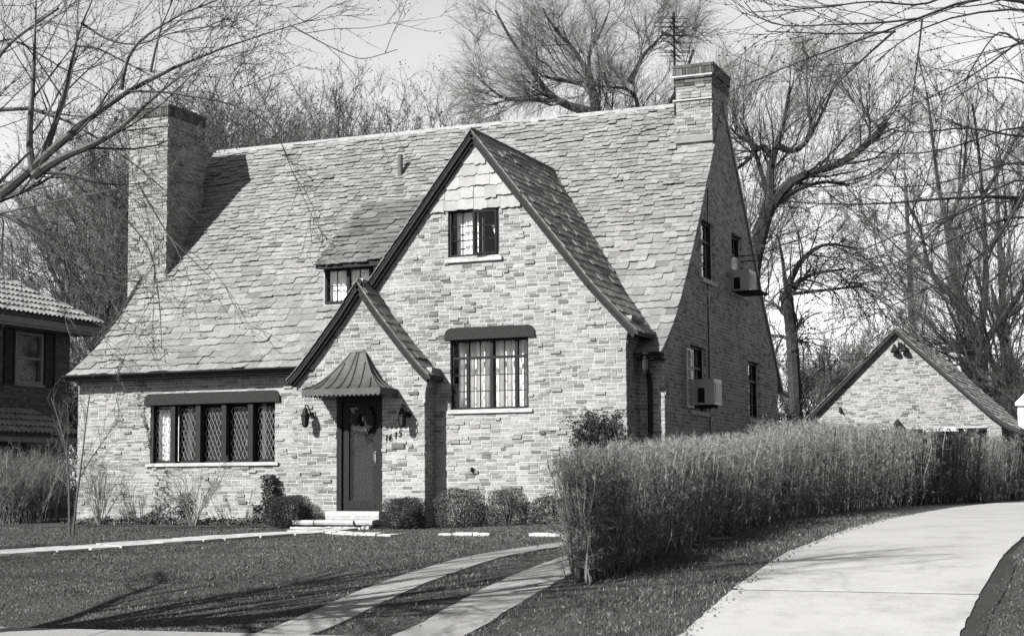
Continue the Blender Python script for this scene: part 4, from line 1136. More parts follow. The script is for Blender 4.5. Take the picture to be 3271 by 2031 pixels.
lay_bricks(BR4, FR1, wr_, lambda z: holes([(-Y1r, -Y0r-.01)], z, HR1), -.4, 5.6, None, .5); lay_bricks(BR4, FR2, wr_, lambda z: holes([(X0r+.01, X1r)], z, HR2), -.4, 5.6, None, .5)
BR4.emit('brick', 'brickwork', MAT['brick_dark'], 0)
for F, HH in ((FR1, HR1), (FR2, HR2)):
    for a, b, c, d in HH:
        if c < 0:
            m = MB(); m.fbox(F, a+.01, b-.01, c, d-.01, .0, .03); m.build('door', MAT['dark_wood'], rh); continue
        m = MB(); ring(m, F, a, b, c, d, .001, .045, .07); m.fbox(F, a+.07, b-.07, (c+d)/2-.03, (c+d)/2+.03, .001, .04); m.fbox(F, a-.05, b+.05, c-.09, c-.001, .001, .09); w_ = m.build('window', MAT['trim_grey'], rh)
        m = MB(); m.fbox(F, a+.07, b-.07, c+.07, d-.07, .003, .012); m.build('pane', MAT['frame'], w_)
m = MB(); e_ = .5; m.add([(X0r-e_, Y0r-e_, 5.65), (X1r+e_, Y0r-e_, 5.65), (X1r+e_, Y1r+e_, 5.65), (X0r-e_, Y1r+e_, 5.65), (18.9, 1.8, 8.7), (18.9, 7.2, 8.7)], [(3, 2, 1, 0), (0, 1, 4), (1, 2, 5, 4), (2, 3, 5), (3, 0, 4, 5)]); m.build('roof', MAT['slate_dark'], rh)

# ------------------------------------------------------------------ neighbour's house, left
nb = empty('neighbour_house', (-17, 4, -.3), 'dark brick house with barrel tile roof beyond the left corner', 'house')
NX = -13.9; FN = Frame((NX, 0, 0), (0, 1, 0), (1, 0, 0))
HN = [(6.72, 7.86, 3.15, 4.50), (7.25, 8.25, .55, 1.62)]
spN = lambda z: holes([(-2, 8.95)], z, HN)
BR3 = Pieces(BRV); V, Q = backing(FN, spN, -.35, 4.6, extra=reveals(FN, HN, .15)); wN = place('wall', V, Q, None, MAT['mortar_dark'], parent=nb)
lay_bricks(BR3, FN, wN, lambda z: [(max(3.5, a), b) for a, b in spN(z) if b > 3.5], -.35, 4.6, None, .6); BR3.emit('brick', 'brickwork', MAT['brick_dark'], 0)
m = MB(); m.box(-22, NX-.06, -2, -1.9, -.4, 4.6); m.box(-22, NX-.06, 8.85, 8.95, -.4, 4.6); m.box(-22, -21.9, -2, 8.95, -.4, 4.6); m.build('wall', MAT['mortar_dark'], nb)
m = MB(); m.fbox(FN, -2.5, 9.4, 4.56, 4.62, -.2, .55); m.fbox(FN, -2.5, 9.45, 4.625, 4.80, .5, .58); m.box(-22.4, NX+.55, 9.35, 9.45, 4.6, 4.8); m.build('eave_fascia', MAT['trim_grey'], nb)
# hipped barrel-tile roof: the side slope seen from the front
ez, rz = 4.82, 7.4; ex = NX+.62; y1 = 9.55; rx = ex-4.3
nrf = MB(); nrf.add([(ex, -2.6, ez), (ex, y1, ez), (rx, y1-4.2, rz), (rx, -2.6+4.2, rz), (rx-4.3, -2.6, ez), (rx-4.3, y1, ez)], [(0, 1, 2, 3), (3, 2, 5, 4), (1, 5, 2), (0, 3, 4)])
nr = nrf.build('roof', MAT['barrel_tile'], nb)
TV = []; TQ = []
def barrel(rows_n, col_n, P0, U, S, r, tl, clip=None):
    global TV, TQ
    N = np.cross(U, S); N /= np.linalg.norm(N); N = N if N[2] > 0 else -N
    for i in range(rows_n):
        for j in range(col_n):
            b0 = P0+U*(j*2*r*1.02)+S*(i*tl)+N*.012*random.random()
            if clip and not clip(b0): continue
            k = len(TV); n = 5
            for t, lift in ((-.02, .045), (tl*1.08, .0)):
                for q in range(n+1):
                    a = PI*q/n; TV.append(b0+S*t+U*(-math.cos(a)*r*(1.0 if t < 0 else .85))+N*(math.sin(a)*r*.9+lift))
            for q in range(n): TQ.append((k+q, k+q+1, k+n+2+q, k+n+1+q))
sd_ = A3(rx-ex, 0, rz-ez); sd_ /= np.linalg.norm(sd_)
barrel(13, 44, A3(ex+.05, 2.0, ez+.03), A3(0, 1, 0), sd_, .085, .36, lambda p: p[1] < y1-(ex-p[0])*.977-.02)
for k in range(12):                      # hip tiles
    a = A3(ex, y1, ez)+(A3(rx, y1-4.2, rz)-A3(ex, y1, ez))*(k/12)
    d_ = (A3(rx, y1-4.2, rz)-A3(ex, y1, ez)); d_ /= np.linalg.norm(d_); s_ = np.cross(d_, A3(0, 0, 1)); s_ /= np.linalg.norm(s_)
    kk = len(TV)
    for t, r_ in ((0, .13), (.52, .1)):
        for q in range(6): an_ = PI*q/5; TV.append(a+d_*t+s_*(math.cos(an_)*r_)+A3(0, 0, math.sin(an_)*r_+.06))
    for q in range(5): TQ.append((kk+q, kk+q+1, kk+7+q, kk+6+q))
o = place('tiling', TV, TQ, None, MAT['barrel_tile'], parent=nr); o['kind'] = 'stuff'
u0, u1, v0, v1 = HN[0]
fr = MB(); ring(fr, FN, u0+.02, u1-.02, v0, v1, -.12, .02, .08); fr.fbox(FN, u0+.1, u1-.1, (v0+v1)/2-.03, (v0+v1)/2+.03, -.1, 0); fr.fbox(FN, u0-.02, u1+.02, v0-.07, v0, -.1, .06)
w_ = fr.build('window', MAT['trim_grey'], nb); pane(FN, u0+.1, u1-.1, v0+.08, v1-.08, -.06, w_); room(FN, u0, u1, v0, v1, w_, 1.2)
for k, (a, b) in enumerate(((u0-.42, u0-.02), (u1+.02, u1+.44))):
    m = MB(); ring(m, FN, a, b, v0-.05, v1+.05, .003, .05, .045)
    for q in range(20): v = v0+q*(v1-v0)/20; m.fbox(FN, a+.04, b-.04, v, v+.045, .005, .035)
    m.build('shutter', MAT['frame'], nb)
u0, u1, v0, v1 = HN[1]
fr = MB(); ring(fr, FN, u0, u1, v0, v1, -.12, .02, .08); fr.fbox(FN, u0+.08, u1-.08, 1.0, 1.06, -.1, 0); w_ = fr.build('window', MAT['trim_grey'], nb); pane(FN, u0+.08, u1-.08, v0+.08, v1-.08, -.06, w_); room(FN, u0, u1, v0, v1, w_, 1.2)
TV = []; TQ = []
m = MB(); m.add([FN.p(2, 1.72, 1.3), FN.p(8.1, 1.72, 1.3), FN.p(7.2, 2.4, .02), FN.p(2, 2.4, .02)], [(0, 1, 2, 3)]); m.fbox(FN, 2, 8.15, 1.58, 1.71, 1.15, 1.28)
pr_ = m.build('porch_roof', MAT['trim_grey'], nb)
s2 = A3(-1.28, 0, .68); s2 /= np.linalg.norm(s2); barrel(4, 34, A3(NX+1.33, 2.1, 1.75), A3(0, 1, 0), s2, .085, .36, lambda p: p[1] < 8.0-(NX+1.3-p[0])*.7)
o = place('tiling', TV, TQ, None, MAT['barrel_tile'], parent=pr_); o['kind'] = 'stuff'
m = MB(); m.box(NX+.9, NX+1.1, 6.3, 6.5, -.3, 1.58); m.build('porch_post', MAT['trim_grey'], nb)

# ------------------------------------------------------------------ vegetation helpers
def unit(a): return a/(np.linalg.norm(a, axis=-1, keepdims=True)+1e-9)
def tubes(P, R, sides=3, tip=False):
    """P (N,K,3), R (N,K) -> verts, quads, tris of tapered tubes"""
    N, K, _ = P.shape
    T = np.empty_like(P); T[:, 1:-1] = P[:, 2:]-P[:, :-2]; T[:, 0] = P[:, 1]-P[:, 0]; T[:, -1] = P[:, -1]-P[:, -2]; T = unit(T)
    ref = np.where(np.abs(T[:, :1, 2:3]) < .85, A3(0, 0, 1), A3(1, 0, 0)); ref = np.broadcast_to(ref, P.shape)
    a = unit(np.cross(T, ref)); b = np.cross(a, T)
    q = 2*PI*np.arange(sides)/sides
    Kr = K-1 if tip else K
    V = P[:, :Kr, None]+R[:, :Kr, None, None]*(a[:, :Kr, None]*np.cos(q)[None, None, :, None]+b[:, :Kr, None]*np.sin(q)[None, None, :, None])
    V = V.reshape(N, Kr*sides, 3); per = Kr*sides+(1 if tip else 0)
    if tip: V = np.concatenate([V, P[:, -1:, :]], 1)
    i = np.arange(Kr-1)[:, None]; k = np.arange(sides)[None]; k2 = (k+1) % sides
    q1 = np.stack([i*sides+k, i*sides+k2, (i+1)*sides+k2, (i+1)*sides+k], -1).reshape(-1, 4)
    off = (np.arange(N)*per)[:, None, None]
    Q = (off+q1[None]).reshape(-1, 4) if len(q1) else np.zeros((0, 4), int)
    Tr = np.zeros((0, 3), int)
    if tip:
        k = np.arange(sides); t1 = np.stack([(Kr-1)*sides+k, (Kr-1)*sides+(k+1) % sides, np.full(sides, Kr*sides)], -1); Tr = (off+t1[None]).reshape(-1, 3)
    return V.reshape(-1, 3), Q, Tr
def merge(parts):
    V = []; Q = []; T = []; b = 0
    for v, q, t in parts:
        V.append(v); Q.append(np.asarray(q, int).reshape(-1, 4)+b); T.append(np.asarray(t, int).reshape(-1, 3)+b); b += len(v)
    return np.concatenate(V), np.concatenate(Q), np.concatenate(T)
def grow(P, R, n, L, g, t0=.15, t1=1.0, lj=.25, ang=.8, aj=.2, K=4, up=.0, wig=.12, rr=.6, rmin=.002, end=.35, perlen=False, dirb=None, tpow=1.0):
    """children of polylines P; L: child length (absolute, or share of parent's when perlen)"""
    N, Kp, _ = P.shape
    plen = np.linalg.norm(np.diff(P, axis=1), axis=2).sum(1)
    idx = np.repeat(np.arange(N), n); m = len(idx)
    t = t0+(t1-t0)*g.random(m)**tpow; s = t*(Kp-1); i0 = np.minimum(s.astype(int), Kp-2); f = (s-i0)[:, None]
    pos = P[idx, i0]*(1-f)+P[idx, i0+1]*f; tan = unit(P[idx, i0+1]-P[idx, i0]); rad = R[idx, i0]*(1-f[:, 0])+R[idx, i0+1]*f[:, 0]
    ln = (plen[idx]*L if perlen else np.full(m, L))*(1.15-.5*t)*np.clip(1+lj*g.standard_normal(m), .3, 2)
    v = g.standard_normal((m, 3)); 
    if dirb is not None: v = v+np.asarray(dirb)
    v = unit(v-(v*tan).sum(1, keepdims=True)*tan)
    a = (ang+aj*g.standard_normal(m))[:, None]
    D = unit(tan*np.cos(a)+v*np.sin(a)); out = np.empty((m, K, 3)); out[:, 0] = pos
    st = (ln/(K-1))[:, None]
    for k in range(1, K):
        out[:, k] = out[:, k-1]+D*st
        D = unit(D+A3(0, 0, up)/(K-1)+g.standard_normal((m, 3))*wig)
    r0 = np.maximum(rad*rr*np.clip(.7+.3*g.random(m), 0, 1), rmin)
    RR = r0[:, None]*np.linspace(1, end, K)[None]
    return out, RR
def resample(pts, K):
    pts = np.array(pts, float); d = np.concatenate([[0], np.cumsum(np.linalg.norm(np.diff(pts[:, :3], axis=0), axis=1))]); s = np.linspace(0, d[-1], K)
    # catmull-like smoothing: linear then a light blur
    q = np.stack([np.interp(s, d, pts[:, k]) for k in range(pts.shape[1])], 1)
    for _ in range(2):
        q[1:-1] = .25*q[:-2]+.5*q[1:-1]+.25*q[2:]
    return q
def plant(name, label, cat, loc, group=None): return empty(name, loc, label, cat, group)
def crown_part(root, name, parts, mat, kind=None):
    V, Q, T = merge(parts); o = place(name, V, Q, T, mat, parent=root); 
    if kind: o['kind'] = kind
    return o
def leaf_tris(C, size, g, flat=0.0):
    """small leaf-sized faces (folded pairs) around points C"""
    n = len(C); d = unit(g.standard_normal((n, 3))); e = unit(np.cross(d, g.standard_normal((n, 3)))); s = size*(.6+.8*g.random((n, 1)))
    nrm = np.cross(d, e)
    V = np.stack([C-d*s*.5, C+e*s*.3+nrm*s*.12, C+d*s*.5, C-e*s*.3+nrm*s*.12], 1).reshape(-1, 3)
    o = (np.arange(n)*4)[:, None]; T = np.concatenate([o+np.array([[0, 1, 2]]), o+np.array([[0, 2, 3]])])
    return V, np.zeros((0, 4), int), T

# ------------------------------------------------------------------ the long privet hedge, bare twigs
def hedge_top(y): return np.interp(y, [-12, -10.6, -9.2, -5, -2.2, -.9, 6, 16, 30], [.62, .86, .97, 1.12, 1.27, 1.47, 1.58, 1.66, 1.75])
g = np.random.default_rng(3)
hp = plant('hedge', 'long bare privet hedge running along the pale concrete driveway', 'hedge', (7.9, -5, -.2))
stems_l = []; tw = []
for ya, yb, dens, n2, n3, r1, r3, lw in ((-11.25, -4, 80, 14, 7, .009, .0021, .2), (-4, 3, 52, 12, 7, .010, .0026, .23), (3, 21, 28, 10, 6, .012, .0037, .3)):
    n = int((yb-ya)*1.5*dens); y = ya+(yb-ya)*g.random(n); cx = np.interp(y, [-11, -5, 3, 8, 13, 18, 22], [8.22, 8.12, 8.05, 8.3, 8.75, 9.4, 9.95])
    end = np.clip((y+11.3)/.9, .25, 1)
    x = cx+(g.random(n)-.5)*np.interp(y, [-11, -9, 0], [.5, .75, .95])*np.sqrt(end); z = ground(x, y)-.03; top = hedge_top(y)-.07-.12*g.random(n)**2
    # more visible on the driveway face
    K = 6; P = np.empty((n, K, 3)); lean = np.stack([(x-cx)*.3+.08*g.standard_normal(n), np.where(y < -10.2, -.3, 0)+.14*g.standard_normal(n)], 1)
    for k in range(K):
        f = k/(K-1); P[:, k, 0] = x+lean[:, 0]*f+.03*g.standard_normal(n)*(k > 0); P[:, k, 1] = y+lean[:, 1]*f+.03*g.standard_normal(n)*(k > 0); P[:, k, 2] = z+(top-z)*f
    R = (r1*(.6+.8*g.random(n)))[:, None]*np.linspace(1, .35, K)[None]
    stems_l.append(tubes(P, R, 3))
    B, RB = grow(P, R, n2, lw, g, t0=.1, ang=1.0, aj=.35, K=3, up=.22, wig=.35, rr=.55, rmin=r3*1.3)
    stems_l.append(tubes(B, RB, 3, True))
    Cc, RC = grow(B, RB, n3, lw*.48, g, t0=.05, ang=.9, aj=.5, K=2, rr=.7, rmin=r3)
    tw.append(tubes(Cc, RC, 3, True))
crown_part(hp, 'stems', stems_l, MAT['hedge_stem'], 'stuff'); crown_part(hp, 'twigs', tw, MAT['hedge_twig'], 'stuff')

# loose hedge in front of the neighbour's house
g = np.random.default_rng(8)
def loose_hedge(x0, x1, y0, y1, hgt, label, n, r=.006, name='hedge'):
    root = plant(name, label, 'hedge', ((x0+x1)/2, (y0+y1)/2, -.28)); x = x0+(x1-x0)*g.random(n); y = y0+(y1-y0)*g.random(n); z = ground(x, y)-.02
    K = 5; P = np.empty((n, K, 3)); ln = .35*g.standard_normal((n, 2)); hh = hgt*(.75+.4*g.random(n))
    for k in range(K):
        f = k/(K-1); P[:, k, 0] = x+ln[:, 0]*f**1.3; P[:, k, 1] = y+ln[:, 1]*f**1.3; P[:, k, 2] = z+hh*f
    R = (r*1.4*(.6+.8*g.random(n)))[:, None]*np.linspace(1, .35, K)[None]
    B, RB = grow(P, R, 7, .5, g, t0=.15, ang=.6, K=4, up=.5, wig=.2, rmin=r*.6); Cc, RC = grow(B, RB, 6, .2, g, ang=.85, aj=.4, K=2, rmin=r*.38)
    crown_part(root, 'stems', [tubes(P, R, 3), tubes(B, RB, 3, True)], MAT['hedge_twig_dark'], 'stuff'); crown_part(root, 'twigs', [tubes(Cc, RC, 3, True)], MAT['hedge_twig_dark'], 'stuff')
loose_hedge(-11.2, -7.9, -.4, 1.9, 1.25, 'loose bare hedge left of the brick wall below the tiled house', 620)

# ------------------------------------------------------------------ shrubs along the house
def clipped(name, label, c, dim, n, mat, size, box=.5, group=None, stems=0, holes_=0):
    """evergreen shrub of leaf-sized faces; box>0 squares the form"""
    root = plant(name, label, 'shrub', (c[0], c[1], zg(c[0], c[1])), group)
    d = unit(g.standard_normal((n, 3))); pw = 2+6*box
    k = (np.abs(d)**pw).sum(1, keepdims=True)**(-1/pw)
    rad = 1-.5*g.random((n, 1))**2.2
    lum = 1+.07*np.sin(d[:, :1]*5+c[0]*3)*np.sin(d[:, 2:3]*6+c[1])
    P = d*k*rad*lum*np.array(dim)*.5+np.array(c)+g.standard_normal((n, 3))*.012
    P = P[P[:, 2] > zg(c[0], c[1])-.02]
    if holes_: P = P[~((np.linalg.norm(P[:, [0, 2]]-np.array([c[0]-.05, c[2]-.12]), axis=1) < holes_) & (g.random(len(P)) < .85))]
    o = place('foliage', *leaf_tris(P, size, g), mat, parent=root); o['kind'] = 'stuff'
    ns = max(8, stems); a = g.random(ns)*6.3; K = 4; S = np.empty((ns, K, 3)); z0 = zg(c[0], c[1])-.03
    for q in range(K):
        f = q/(K-1); S[:, q, 0] = c[0]+np.cos(a)*dim[0]*(.06+.36*f*g.random(ns)); S[:, q, 1] = c[1]+np.sin(a)*dim[1]*(.06+.36*f); S[:, q, 2] = z0+(c[2]+dim[2]*.4-z0)*f
    R = np.full((ns, K), .008)*np.linspace(1.2, .4, K)[None]; B, RB = grow(S, R, 5, .2, g, t0=.3, K=3, up=.2, rmin=.003)
    crown_part(root, 'stem', [tubes(S, R, 4), tubes(B, RB, 3, True)], MAT['bark_mid'])
    return root
G1 = 'clipped shrubs along the front of the house'
clipped('box_shrub', 'square clipped dark evergreen left of the door steps', (-1.21, -.85, -.0), (.66, .66, .53), 16000, MAT['shrub_leaf'], .021, .9, G1)
clipped('box_shrub', 'square clipped dark evergreen right of the door steps', (1.13, -.85, -.03), (.64, .65, .5), 14000, MAT['shrub_leaf'], .021, .75, G1)
clipped('bushy_shrub', 'wide rounded leafy shrub right of the entry gable corner', (2.08, -.55, .04), (.86, .75, .68), 8500, MAT['shrub_leaf_mid'], .026, .2, G1, 22, .0)
clipped('bushy_shrub', 'vase-shaped shrub with bare stems showing in its middle', (2.94, -.5, .06), (.66, .65, .64), 6000, MAT['shrub_leaf_mid'], .026, .2, G1, 30, .2)
clipped('bushy_shrub', 'low leafy shrub half hidden behind the near end of the hedge', (3.78, -.5, -.03), (.75, .7, .55), 3400, MAT['shrub_leaf_mid'], .036, .2, G1, 20)
# yew with layered sprays by the gable corner
yw = plant('yew_shrub', 'dark feathery yew rising above the hedge against the gable wall', 'shrub', (4.66, -.62, -.15))
S = np.array([[[4.66, -.6, -.2], [4.66, -.6, .4], [4.66, -.6, 1.0], [4.68, -.6, 1.45]]]); R = np.array([[.03, .025, .018, .008]])
B, RB = grow(S, R, 90, .52, g, t0=.2, t1=.98, ang=1.1, aj=.2, K=4, up=.35, wig=.1, rmin=.004); Cc, RC = grow(B, RB, 7, .2, g, ang=.6, K=3, up=-.1, rmin=.0025)
pts = np.repeat(Cc.reshape(-1, 3), 9, 0); pts = pts+g.standard_normal(pts.shape)*.028
o = place('foliage', *leaf_tris(pts, .036, g), MAT['shrub_leaf'], parent=yw); o['kind'] = 'stuff'; crown_part(yw, 'stem', [tubes(S, R, 5), tubes(B, RB, 3, True)], MAT['bark_dark'])

def bare_shrub(label, c, n, hgt, spread, rad, name='bare_shrub', mat='bark_mid', seedn=4, dens=6, up=.5):
    root = plant(name, label, 'shrub', (c[0], c[1], zg(*c))); a = g.random(n)*6.3; K = 6; P = np.empty((n, K, 3)); rs = spread*(.3+.7*g.random(n)); hh = hgt*(.7+.35*g.random(n)); z0 = zg(*c)-.03
    for k in range(K):
        f = k/(K-1); P[:, k, 0] = c[0]+np.cos(a)*rs*f**1.2+.02*g.standard_normal(n)*(k > 0)+.05*np.cos(a); P[:, k, 1] = c[1]+np.sin(a)*rs*.7*f**1.2+.02*g.standard_normal(n)*(k > 0); P[:, k, 2] = z0+hh*f
    R = np.full((n, K), rad)*np.linspace(1, .4, K)[None]; B, RB = grow(P, R, dens, .38, g, t0=.3, ang=.55, K=4, up=up, wig=.12, rmin=rad*.35); Cc, RC = grow(B, RB, 4, .16, g, ang=.6, K=3, up=.3, rmin=rad*.28)
    crown_part(root, 'stem', [tubes(P, R, 4)], MAT[mat]); crown_part(root, 'twigs', [tubes(B, RB, 3, True), tubes(Cc, RC, 3, True)], MAT[mat], 'stuff')
bare_shrub('bare many-stemmed shrub left of the leaded window', (-5.95, -.1), 26, 1.25, .65, .010, mat='hedge_twig', dens=8)
bare_shrub('bare arching shrub under the middle of the leaded window', (-3.75, -.15), 20, 1.15, .75, .010, mat='hedge_twig', dens=6)
# slender multi-stem tree on the front lawn
yt = plant('young_tree', 'slender bare two-stemmed young tree standing on the lawn at left', 'tree', (-4.2, -3.25, zg(-4.2, -3.25)))
b0 = A3(-4.2, -3.25, zg(-4.2, -3.25)-.05); rx_, uz = RT, A3(0, 0, 1)
def loc_(dx, dz, dy=0): return b0+rx_*dx+uz*dz+A3(0, dy, 0)
stp_ = [[loc_(.0, 0), loc_(-.02, .6), loc_(-.03, 1.05), loc_(-.12, 1.5, .1), loc_(-.28, 2.0, .15), loc_(-.5, 2.45, .2)],
        [loc_(.06, 0), loc_(.14, .55, -.1), loc_(.27, 1.05, -.15), loc_(.32, 1.4, -.2), loc_(.42, 2.05, -.25), loc_(.5, 2.5, -.3)],
        [loc_(.27, 1.05, -.15), loc_(.45, 1.35, -.2), loc_(.7, 1.75, -.1), loc_(.85, 2.2, 0)],
        [loc_(-.03, 1.05), loc_(-.01, 1.35, -.1), loc_(.06, 1.75, -.2), loc_(.12, 2.3, -.3)],
        [loc_(-.02, .85), loc_(-.2, .98, .1), loc_(-.45, 1.12, .25)], [loc_(.29, 1.2, -.15), loc_(.55, 1.28, -.3), loc_(.8, 1.24, -.4)]]
rad_ = [.022, .022, .013, .012, .007, .008]
P = np.stack([resample(s, 8) for s in stp_]); R = np.array(rad_)[:, None]*np.linspace(1, .35, 8)[None]
B, RB = grow(P, R, 11, .62, g, t0=.4, ang=.6, K=5, up=.35, wig=.12, rr=.5, rmin=.0045); Cc, RC = grow(B, RB, 5, .28, g, ang=.6, K=3, up=.2, rmin=.0032)
crown_part(yt, 'trunk', [tubes(P, R, 6)], MAT['bark_mid']); crown_part(yt, 'crown', [tubes(B, RB, 3, True), tubes(Cc, RC, 3, True)], MAT['bark_mid'])

# ivy: low clumps, a column by the entry wall and a thin creeper beside the window
def ivy(label, pts, size=.06, name='ivy'):
    pts = np.asarray(pts); c = pts.mean(0); root = plant(name, label, 'ivy', (c[0], c[1], pts[:, 2].min()))
    o = place('leaves', *leaf_tris(pts, size, g), MAT['shrub_leaf_mid'], parent=root); o['kind'] = 'stuff'
n = 5200; x = -6.9+4.9*g.random(n); hgt = .14+.2*np.clip(np.sin(x*2.3)+.5*np.sin(x*5.1+1), 0, 2); y = .62-.75*g.random(n)**.8; z = ground(x, y)+hgt*g.random(n)*(1-.6*(.62-y)/.75)
m1 = np.abs(x+3.95) < .14; 
ivy('dark ivy spreading along the foot of the wall below the leaded window', np.stack([x, y, z], 1), .055)
n = 300; ivy('ivy tuft climbing the wall above the ground ivy', np.stack([-4.5+.09*g.standard_normal(n), .62+.04*g.standard_normal(n), -.1+.42*g.random(n)], 1), .06)
n = 1500; zz = -.28+.95*g.random(n); ivy('upright ivy column on the wall left of the clipped evergreen', np.stack([np.where(zz < .1, -2.62, -2.5)+np.where(zz < .1, .24, .15)*(g.random(n)*2-1), .6+.06*g.standard_normal(n), zz], 1), .055)
n = 130; tt = g.random(n); ivy('thin creeper trailing down beside the leaded window', np.stack([-5.45-.1*np.sin(tt*5)-.15*(tt < .35)*g.random(n)+.03*g.standard_normal(n), .69+.01*g.standard_normal(n), 2.6-1.5*tt], 1), .05)
n = 90; ivy('wisps of ivy left on the wall below the window sill', np.stack([-5.05+.35*(g.random(n)-.5)+.0*g.random(n), .69+.01*g.standard_normal(n), .05+.75*g.random(n)], 1), .05)

# ------------------------------------------------------------------ lawn grass, litter
g = np.random.default_rng(21)
n = 560000
x = -11+28*g.random(n); y = -14.2+14.6*g.random(n)
P = np.stack([x, y, ground(x, y)], 1); rel = P-CAM; dz = rel@FW; px = rel@RT/dz
ok = (px > -.43) & (px < .36) & (dz > 5)
on = lambda a, b, c: (x > a+c) & (x < b+c)
sc_ = np.where(y < -11, 0, .052*(y+11)**2)
ok &= ~((on(5.99, 6.57, sc_) | on(7.34, 7.99, sc_)) & (y < -7.3))
ok &= ~((x > 9.93) & (x < 12.14)) & ~((x > 9.8) & (x < 9.93) & (g.random(n) < .6)) & ~((y > -15.2) & (y < -13.66) & (x < 9.8))
ok &= ~((x > -1.05) & (x < .65) & (y > -1.2))
ok &= ~((y > -.42) & (x > -1.3))
ok &= ~((x > 8.1) & (x < 9.83) & (g.random(n) < .12)) & ~((x < -1.2) & (y > -.7) & (g.random(n) < .6))
ok &= ~((x > 7) & (x < 8.4) & (y > -11) & (g.random(n) < .85))
def near_path(x, y, pts, wd):
    d = np.full(len(x), 9.)
    for (ax, ay), (bx, by) in zip(pts[:-1], pts[1:]):
        t = np.clip(((x-ax)*(bx-ax)+(y-ay)*(by-ay))/((bx-ax)**2+(by-ay)**2), 0, 1); d = np.minimum(d, np.hypot(x-ax-t*(bx-ax), y-ay-t*(by-ay)))
    return d < wd
ok &= ~near_path(x, y, [(.0, -1.35), (.1, -2.2), (-.25, -3.6), (-.75, -4.9), (-1.35, -6.1), (-2.05, -7.3), (-3.2, -9.2), (-5.5, -13.5)], .42)
ok &= ~near_path(x, y, [(.35, -2.3), (1.2, -2.9), (2.3, -3.5)], .2)
patch = np.sin(x*1.9+1.7*np.sin(y*1.3))*np.sin(y*2.2+x*.6)
ok &= g.random(n) < .72+.28*patch
P[:, 2] += ((x > 8) & (x < 9.9))*.013
bk_ = ((x > 8) & (x < 9.9))[ok]
P = P[ok]; n = len(P)
h = (.012+.018*g.random((n, 1)))*(1+.25*patch[ok][:, None])*(1+.5*bk_[:, None]); a = g.random(n)*6.3; wv = np.stack([np.cos(a), np.sin(a), 0*a], 1)*.0055; ln = np.concatenate([g.standard_normal((n, 2))*.018, np.zeros((n, 1))], 1)
V = np.stack([P-wv-A3(0, 0, .004), P+wv-A3(0, 0, .004), P+ln+h*A3(0, 0, 1)], 1).reshape(-1, 3)
o = place('grass', V, None, np.arange(3*n).reshape(-1, 3), MAT['grass']); tag(o, 'short thin early spring grass over the front lawn', 'grass', kind='stuff')
n = 1000; x = 0+13*g.random(n); y = -13.5+11*g.random(n); bank = g.random(n) < .62; x[bank] = 9.95-1.5*g.random(bank.sum())**1.7; y[bank] = -13.8+14*g.random(bank.sum())
k_ = ~((x > 9.95) & (x < 12)); x = x[k_]; y = y[k_]; n = len(x)
C = np.stack([x, y, ground(x, y)+.03], 1); V, Q, T = leaf_tris(C, .032, g)
o = place('leaf_litter', V, None, T, MAT['dry_leaf']); tag(o, 'dry leaves scattered over the lawn and hedge bank', 'leaf litter', kind='stuff')

# ------------------------------------------------------------------ trees
def limbset(specs, K=14):
    """specs: (list of 3-D points, first radius, last radius)"""
    P = np.stack([resample(s[0], K) for s in specs]); R = np.stack([s[2]+(s[1]-s[2])*np.linspace(1, 0, K)**1.5 for s in specs]); return P, R
def ap(pts, d): # photograph points at distance d (scalar) or per point
    return [at(p[0], p[1], p[2] if len(p) > 2 else d) for p in pts]
g = np.random.default_rng(31)

